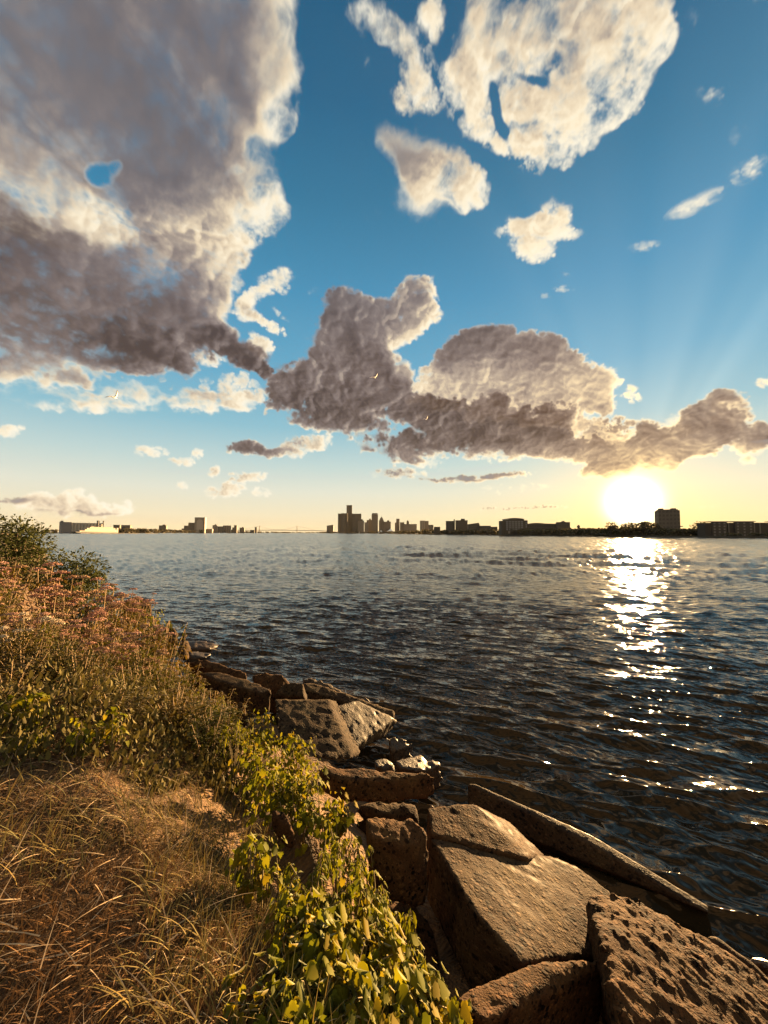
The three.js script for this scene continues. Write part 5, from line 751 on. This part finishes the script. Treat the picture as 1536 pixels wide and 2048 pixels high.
for (const [kind, x, z, radius, top, count, size, label] of PLANTS) {
  const r = randomFrom(plantSeed++), y0 = groundAt(x, z), rise = Math.max(0.10, top - y0), o = thing(kind === 'vine' ? 'wild_vine' : 'leafy_herb', label, 'plant', [x, y0, z], 0, 'leafy plants on the bank');
  const shoots = [], n = kind === 'vine' ? 7 : 9;
  for (let k = 0; k < n; k++) {
    const a = (k + r() * 0.7) / n * 6.2832, q = radius * (0.45 + 0.55 * r()), h = rise * (0.75 + 0.4 * r()) * (1 - 0.35 * (q / radius) ** 2), ex = Math.cos(a) * q, ez = Math.sin(a) * q, ground = groundAt(x + ex, z + ez) - y0;
    const end = kind === 'vine' ? Math.max(ground + 0.02, h * 0.45 - 0.05) : Math.max(ground + 0.03, h * 0.72);
    const pts = [new THREE.Vector3(ex * 0.08, Math.min(0, ground * 0.1) - 0.02, ez * 0.08), new THREE.Vector3(ex * 0.3, h * 0.75, ez * 0.3), new THREE.Vector3(ex * 0.7, h, ez * 0.7), new THREE.Vector3(ex, end, ez)];
    const curve = new THREE.CatmullRomCurve3(pts); shoots.push(curve); part('stem', new THREE.TubeGeometry(curve, 9, 0.0035, 4), stemMaterial, o);
  }
  const dir = new THREE.Vector3(), nor = new THREE.Vector3(), p = new THREE.Vector3(), tan = new THREE.Vector3();
  for (let k = 0; k < count * 2.6; k++) {
    const c = shoots[k % n], t = kind === 'vine' ? 0.18 + 0.82 * r() : 0.35 + 0.65 * r(); c.getPoint(t, p); c.getTangent(t, tan);
    const a = r() * 6.2832, off = kind === 'vine' ? 0.02 + 0.35 * radius * r() : 0.008;
    p.x += Math.cos(a) * off; p.z += Math.sin(a) * off; p.y += (r() - 0.35) * off * 0.9;
    if (kind === 'vine') { dir.set(Math.cos(a) + p.x * 2.2, -0.75 - 0.5 * r(), Math.sin(a) + p.z * 2.2); nor.set(p.x * 2 + (r() - 0.5) * 1.5 + 0.25, 0.9, p.z * 2 + (r() - 0.5) * 1.5 + 0.2); }
    else { dir.copy(tan).multiplyScalar(0.5).add(new THREE.Vector3(Math.cos(a), -0.8 - r() * 0.6, Math.sin(a))); nor.set(Math.cos(a) * 0.4, 1, Math.sin(a) * 0.4); }
    const s = size * (0.28 + 0.55 * r() ** 1.3), forms = LEAVES[kind], leaf = part('leaf', forms[Math.floor(r() * forms.length)], GREENS[Math.floor(r() * (kind === 'vine' ? 5 : 3)) % 5], o);
    leaf.matrix.copy(leafFrame(dir, nor)).scale(new THREE.Vector3(s, s, s)).setPosition(p); leaf.matrix.decompose(leaf.position, leaf.quaternion, leaf.scale);
  }
}

// ------------------------------------------------------------------ thicket of weeds on the left
const tiny = foldLeaf([[0, 0], [0.16, 0.35], [0.1, 0.75], [0, 1], [-0.1, 0.75], [-0.16, 0.35]], 0.4, 0.3, 0.1);
const oval = foldLeaf([[0, 0], [0.24, 0.3], [0.2, 0.7], [0, 1], [-0.2, 0.7], [-0.24, 0.3]], 0.3, 0.35, -0.1);
function weedVariant(seed, kind) {                 // unit height plant: stems, leaves, flower heads
  const r = randomFrom(seed), stems = [], leaves = [], heads = [], dir = new THREE.Vector3(), nor = new THREE.Vector3(), n = 8;
  for (let k = 0; k < n; k++) {
    const a = r() * 6.2832, q = 0.1 + 0.26 * r(), h = 0.62 + 0.4 * r(), pts = [new THREE.Vector3(Math.cos(a) * q * 0.15, -0.08, Math.sin(a) * q * 0.15), new THREE.Vector3(Math.cos(a) * q * 0.5, h * 0.5, Math.sin(a) * q * 0.5), new THREE.Vector3(Math.cos(a) * q, h, Math.sin(a) * q)], c = new THREE.CatmullRomCurve3(pts);
    stems.push(new THREE.TubeGeometry(c, 6, 0.0045, 4));
    for (let m = 0; m < 62; m++) {
      const t = 0.12 + 0.86 * r(), p = c.getPoint(t), b = r() * 6.2832, s = (kind === 2 ? 0.055 : 0.062) * (0.5 + 0.8 * r()), rr = 0.09 * r() * (1.1 - t * 0.5);
      p.x += Math.cos(b) * rr; p.z += Math.sin(b) * rr; p.y += (r() - 0.3) * 0.05;
      dir.set(Math.cos(b), 0.5 - r() * 1.2, Math.sin(b)); nor.set(r() - 0.5, 0.9, r() - 0.5);
      leaves.push((r() < 0.6 ? tiny : oval).clone().applyMatrix4(leafFrame(dir, nor).scale(new THREE.Vector3(s, s, s)).setPosition(p)));
    }
    if (kind >= 1) {
      const tip = c.getPoint(1), R = kind === 3 ? 0.06 : 0.065 + 0.04 * r(), bits = [], count = 120;
      for (let m = 0; m < count; m++) { const b = r() * 6.2832, qq = R * Math.sqrt(r()), y = (kind === 3 ? 0.7 : 0.4) * R * Math.sqrt(Math.max(0, 1 - (qq / R) ** 2)) * (0.5 + 0.5 * r()); const g = new THREE.TetrahedronGeometry(0.0085 * (0.6 + 0.8 * r())); g.rotateX(r() * 6); g.rotateY(r() * 6); g.translate(tip.x + Math.cos(b) * qq, tip.y + y, tip.z + Math.sin(b) * qq); bits.push(g); }
      heads.push(mergeGeometries(bits.map((g) => { g.deleteAttribute('uv'); return g; })));
    }
  }
  return { stems: mergeGeometries(stems), leaves: mergeGeometries(leaves), heads };
}
const WEEDS = [0, 1, 2, 3].map((kind) => [0, 1, 2].map((v) => weedVariant(300 + kind * 10 + v, kind)));
const weedGreen = [leafMaterial(0.070, 0.062, 0.0045), leafMaterial(0.088, 0.063, 0.007), leafMaterial(0.048, 0.047, 0.0045), leafMaterial(0.10, 0.062, 0.008)];
const bloom = [matte(0.34, 0.19, 0.14), matte(0.30, 0.15, 0.10), matte(0.26, 0.15, 0.08)], seedHead = matte(0.45, 0.36, 0.24);
const WEED_LABEL = ['leafy yellow-green weed in the thicket on the left', 'brown-tipped weed at the water side of the left thicket', 'tall weed with dusty pink flower heads in the left thicket', 'weed with pale cream seed heads in the left thicket'];
THICKET.forEach(([x, z, top, kind], k) => {
  const r = randomFrom(5000 + k), y0 = groundAt(x, z), h = Math.max(0.3, top - y0), v = WEEDS[kind][k % 3], o = thing(['leafy_weed', 'brown_weed', 'flowering_weed', 'seeding_weed'][kind], WEED_LABEL[kind], 'plant', [x, y0, z], r() * 6.28, WEED_LABEL[kind].replace(/^(leafy|brown|tall|weed).*/, ['leafy weeds of the thicket', 'brown-tipped weeds', 'pink-flowered weeds', 'seeding weeds'][kind]));
  const s = [Math.max(0.75, h * 0.85), h, Math.max(0.75, h * 0.85)];
  part('stems', v.stems, dryStem, o).userData.kind = 'stuff'; part('foliage', v.leaves, weedGreen[(k + (kind === 2 ? 1 : 0)) % 4], o).userData.kind = 'stuff';
  for (const g of v.heads) part('flower_head', g, kind === 3 ? seedHead : bloom[k % 3], o).userData.kind = 'stuff';
  o.scale.set(...s);
});

// ------------------------------------------------------------------ dark shrubs far left
function shrub(label, x, z, w, h, seed, leaves) {
  const r = randomFrom(seed), y0 = groundAt(x, z), o = thing('shrub', label, 'shrub', [x, y0, z], 0, 'dark shrubs at the far left'), lobes = [];
  for (let k = 0; k < 16; k++) { const a = r() * 6.28, q = Math.sqrt(r()) * w * 0.34, y = h * (0.35 + 0.5 * r() * (1 - (q / w) * 0.9)); lobes.push([Math.cos(a) * q, y, Math.sin(a) * q, w * (0.13 + 0.1 * r())]); }
  part('trunk', stemTube([new THREE.Vector3(0, -0.1, 0), new THREE.Vector3(0.05, h * 0.2, 0), new THREE.Vector3(0, h * 0.45, 0.05)], 0.05), dryStem, o);
  for (const L of lobes) part('branch', stemTube([new THREE.Vector3(0, h * 0.15, 0), new THREE.Vector3(L[0] * 0.5, L[1] * 0.6, L[2] * 0.5), new THREE.Vector3(L[0], L[1], L[2])], 0.016), dryStem, o);
  const gs = [], dir = new THREE.Vector3(), nor = new THREE.Vector3(), p = new THREE.Vector3();
  for (let k = 0; k < leaves; k++) { const L = lobes[k % 16], s = 0.085 * (0.6 + 0.8 * r()); p.set(r() - 0.5, r() - 0.5, r() - 0.5).normalize().multiplyScalar(L[3] * (0.5 + 0.62 * r() ** 0.7)); dir.copy(p).normalize().add(new THREE.Vector3(r() - 0.5, r() - 0.6, r() - 0.5)); nor.copy(p).normalize().add(new THREE.Vector3(r() - 0.5, r(), r() - 0.5)); p.x += L[0]; p.y += L[1]; p.z += L[2]; gs.push(oval.clone().applyMatrix4(leafFrame(dir, nor).scale(new THREE.Vector3(s, s, s)).setPosition(p))); }
  part('foliage', mergeGeometries(gs), leafMaterial(0.055, 0.06, 0.015, 0.3), o).userData.kind = 'stuff';
}
shrub('dark green shrub in front at the far left, right-hand one', -9.15, -11.2, 2.3, 2.45, 61, 4200);
shrub('taller dark green shrub at the left edge of the picture', -10.9, -11.4, 2.6, 2.95, 62, 4600);
shrub('dark green shrub beyond the left edge, behind the thicket', -13.4, -11.6, 3, 3.0, 63, 3000);

// ------------------------------------------------------------------ dry grass
function bladeGeometry(bend, width) { const pos = [], idx = [], n = 4; for (let k = 0; k <= n; k++) { const t = k / n, w = width * (1 - t * 0.9), y = t * (1 - 0.3 * bend * t), z = bend * t * t; pos.push(-w, y, z, w, y, z + w * 0.5); if (k < n) { const a = k * 2; idx.push(a, a + 1, a + 2, a + 1, a + 3, a + 2); } } const g = new THREE.BufferGeometry(); g.setAttribute('position', new THREE.Float32BufferAttribute(pos, 3)); g.setIndex(idx); g.computeVertexNormals(); return g; }
function scatter(name, label, geometry, material, count, seed, place) {
  const r = randomFrom(seed), im = new THREE.InstancedMesh(geometry, material, count), q = new THREE.Quaternion(), e = new THREE.Euler(0, 0, 0, 'YXZ'), p = new THREE.Vector3(), s = new THREE.Vector3(), c = new THREE.Color(); let k = 0;
  for (let guard = 0; k < count && guard < count * 30; guard++) { const b = place(r); if (!b) continue; e.set(b.tilt, b.turn, b.roll || 0); q.setFromEuler(e); p.set(b.x, groundAt(b.x, b.z) - 0.004 + (b.lift || 0), b.z); s.set(b.width || b.length, b.length, b.length); im.setMatrixAt(k, M4.compose(p, q, s)); im.setColorAt(k, c.setRGB(...b.color)); k++; }
  im.count = k; im.name = name; im.castShadow = im.receiveShadow = true; im.userData = { kind: 'stuff', label, category: 'grass' }; scene.add(im);
}
const grassMaterial = new THREE.MeshPhysicalMaterial({ color: 0xffffff, roughness: 0.9, specularIntensity: 0.3, transmission: 0.25, thickness: 0, side: THREE.DoubleSide });
const onGrass = (r, near) => { const d = 0.75 + 4.9 * r() ** near, a = (-62 + 78 * r()) * rad, x = Math.sin(a) * d, z = -Math.cos(a) * d; const i = inland(x, z) + 0.5 * noise(x * 1.3, 4, z * 1.3); return i < 3.25 ? null : [x, z, i]; };
for (const [v, bend, count] of [[0, 0.15, 60000], [1, 0.5, 60000], [2, 0.9, 50000]]) scatter(v ? `dry_grass_00${v}` : 'dry_grass', 'matted dry brown grass on top of the bank', bladeGeometry(bend, 0.034), grassMaterial, count, 70 + v, (r) => {
  const g = onGrass(r, 1.15); if (!g) return null; const [x, z] = g, patch = noise(x * 1.1, 2.2, z * 1.1), fine = noise(x * 4, 7.7, z * 4); if (r() < 0.25 - fine * 0.5) return null;
  const green = clamp(0.12 - patch * 0.7 + (r() - 0.5) * 0.4), pale = r() < 0.15 ? 0.7 * r() : 0, k = (0.3 + 1.0 * r()) * 0.6;
  const color = [lerp(lerp(0.24, 0.12, green), 0.45, pale) * k, lerp(lerp(0.12, 0.095, green), 0.30, pale) * k, lerp(lerp(0.042, 0.018, green), 0.15, pale) * k];
  return { x, z, tilt: 0.6 + 1.0 * r(), turn: noise(x * 0.9, 5, z * 0.9) * 4 + r() * 4.4, roll: (r() - 0.5) * 0.6, length: (0.035 + 0.08 * r() ** 2) * (1 + 0.4 * green), color };
});
scatter('straw_stalks', 'loose pale straw stalks lying in the grass', bladeGeometry(0.22, 0.011), grassMaterial, 1500, 81, (r) => { const g = onGrass(r, 1); if (!g) return null; const k = 0.55 + 0.35 * r(); return { x: g[0], z: g[1], tilt: 0.9 + 0.75 * r(), turn: r() * 6.28, length: 0.1 + 0.2 * r() ** 2, lift: 0.015 + 0.02 * r(), color: [0.62 * k, 0.45 * k, 0.27 * k] }; });
scatter('grass_tufts', 'taller green-gold grass along the edge of the lawn', bladeGeometry(0.35, 0.016), grassMaterial, 5200, 83, (r) => {
  const d = 1.1 + 4 * r(), a = (-58 + 60 * r()) * rad, x = Math.sin(a) * d, z = -Math.cos(a) * d, i = inland(x, z) + 0.3 * noise(x * 2, 4, z * 2), tall = noise(x * 1.7, 11, z * 1.7); const front = Math.hypot(x, z) > 2.55 && x < -1.0 && Math.hypot(x, z) < 3.6; if (i < 2.9 || (i > 3.7 && tall < 0.28 && !(front && r() < 0.55))) return null;
  const k = 0.4 + 0.45 * r(), g = r(); return { x, z, tilt: 0.15 + 0.6 * r(), turn: r() * 6.28, length: 0.08 + 0.14 * r(), color: [lerp(0.3, 0.14, g) * k, lerp(0.2, 0.13, g) * k, 0.05 * k] };
});
scatter('undergrowth', 'low leafy ground cover under the thicket', oval, grassMaterial, 15000, 85, (r) => {
  const d = 3.2 + 7 * r(), a = (-60 + 42 * r()) * rad, x = Math.sin(a) * d, z = -Math.cos(a) * d, i = inland(x, z); if (i < 1.6 || (i > 3.6 && (-z) < 2.9 + 0.25 * noise(x * 2, 1, z * 2)) || (x > -1.6 && -z < 3.4)) return null;
  const k = 0.3 + 0.5 * r(); return { x, z, tilt: r() * 1.5, turn: r() * 6.28, length: 0.04 + 0.04 * r(), lift: 0.32 * r() ** 1.5 * smooth(3.2, 4.5, d), color: [0.15 * k, 0.12 * k, 0.03 * k] };
});
renderer.render(scene, camera);
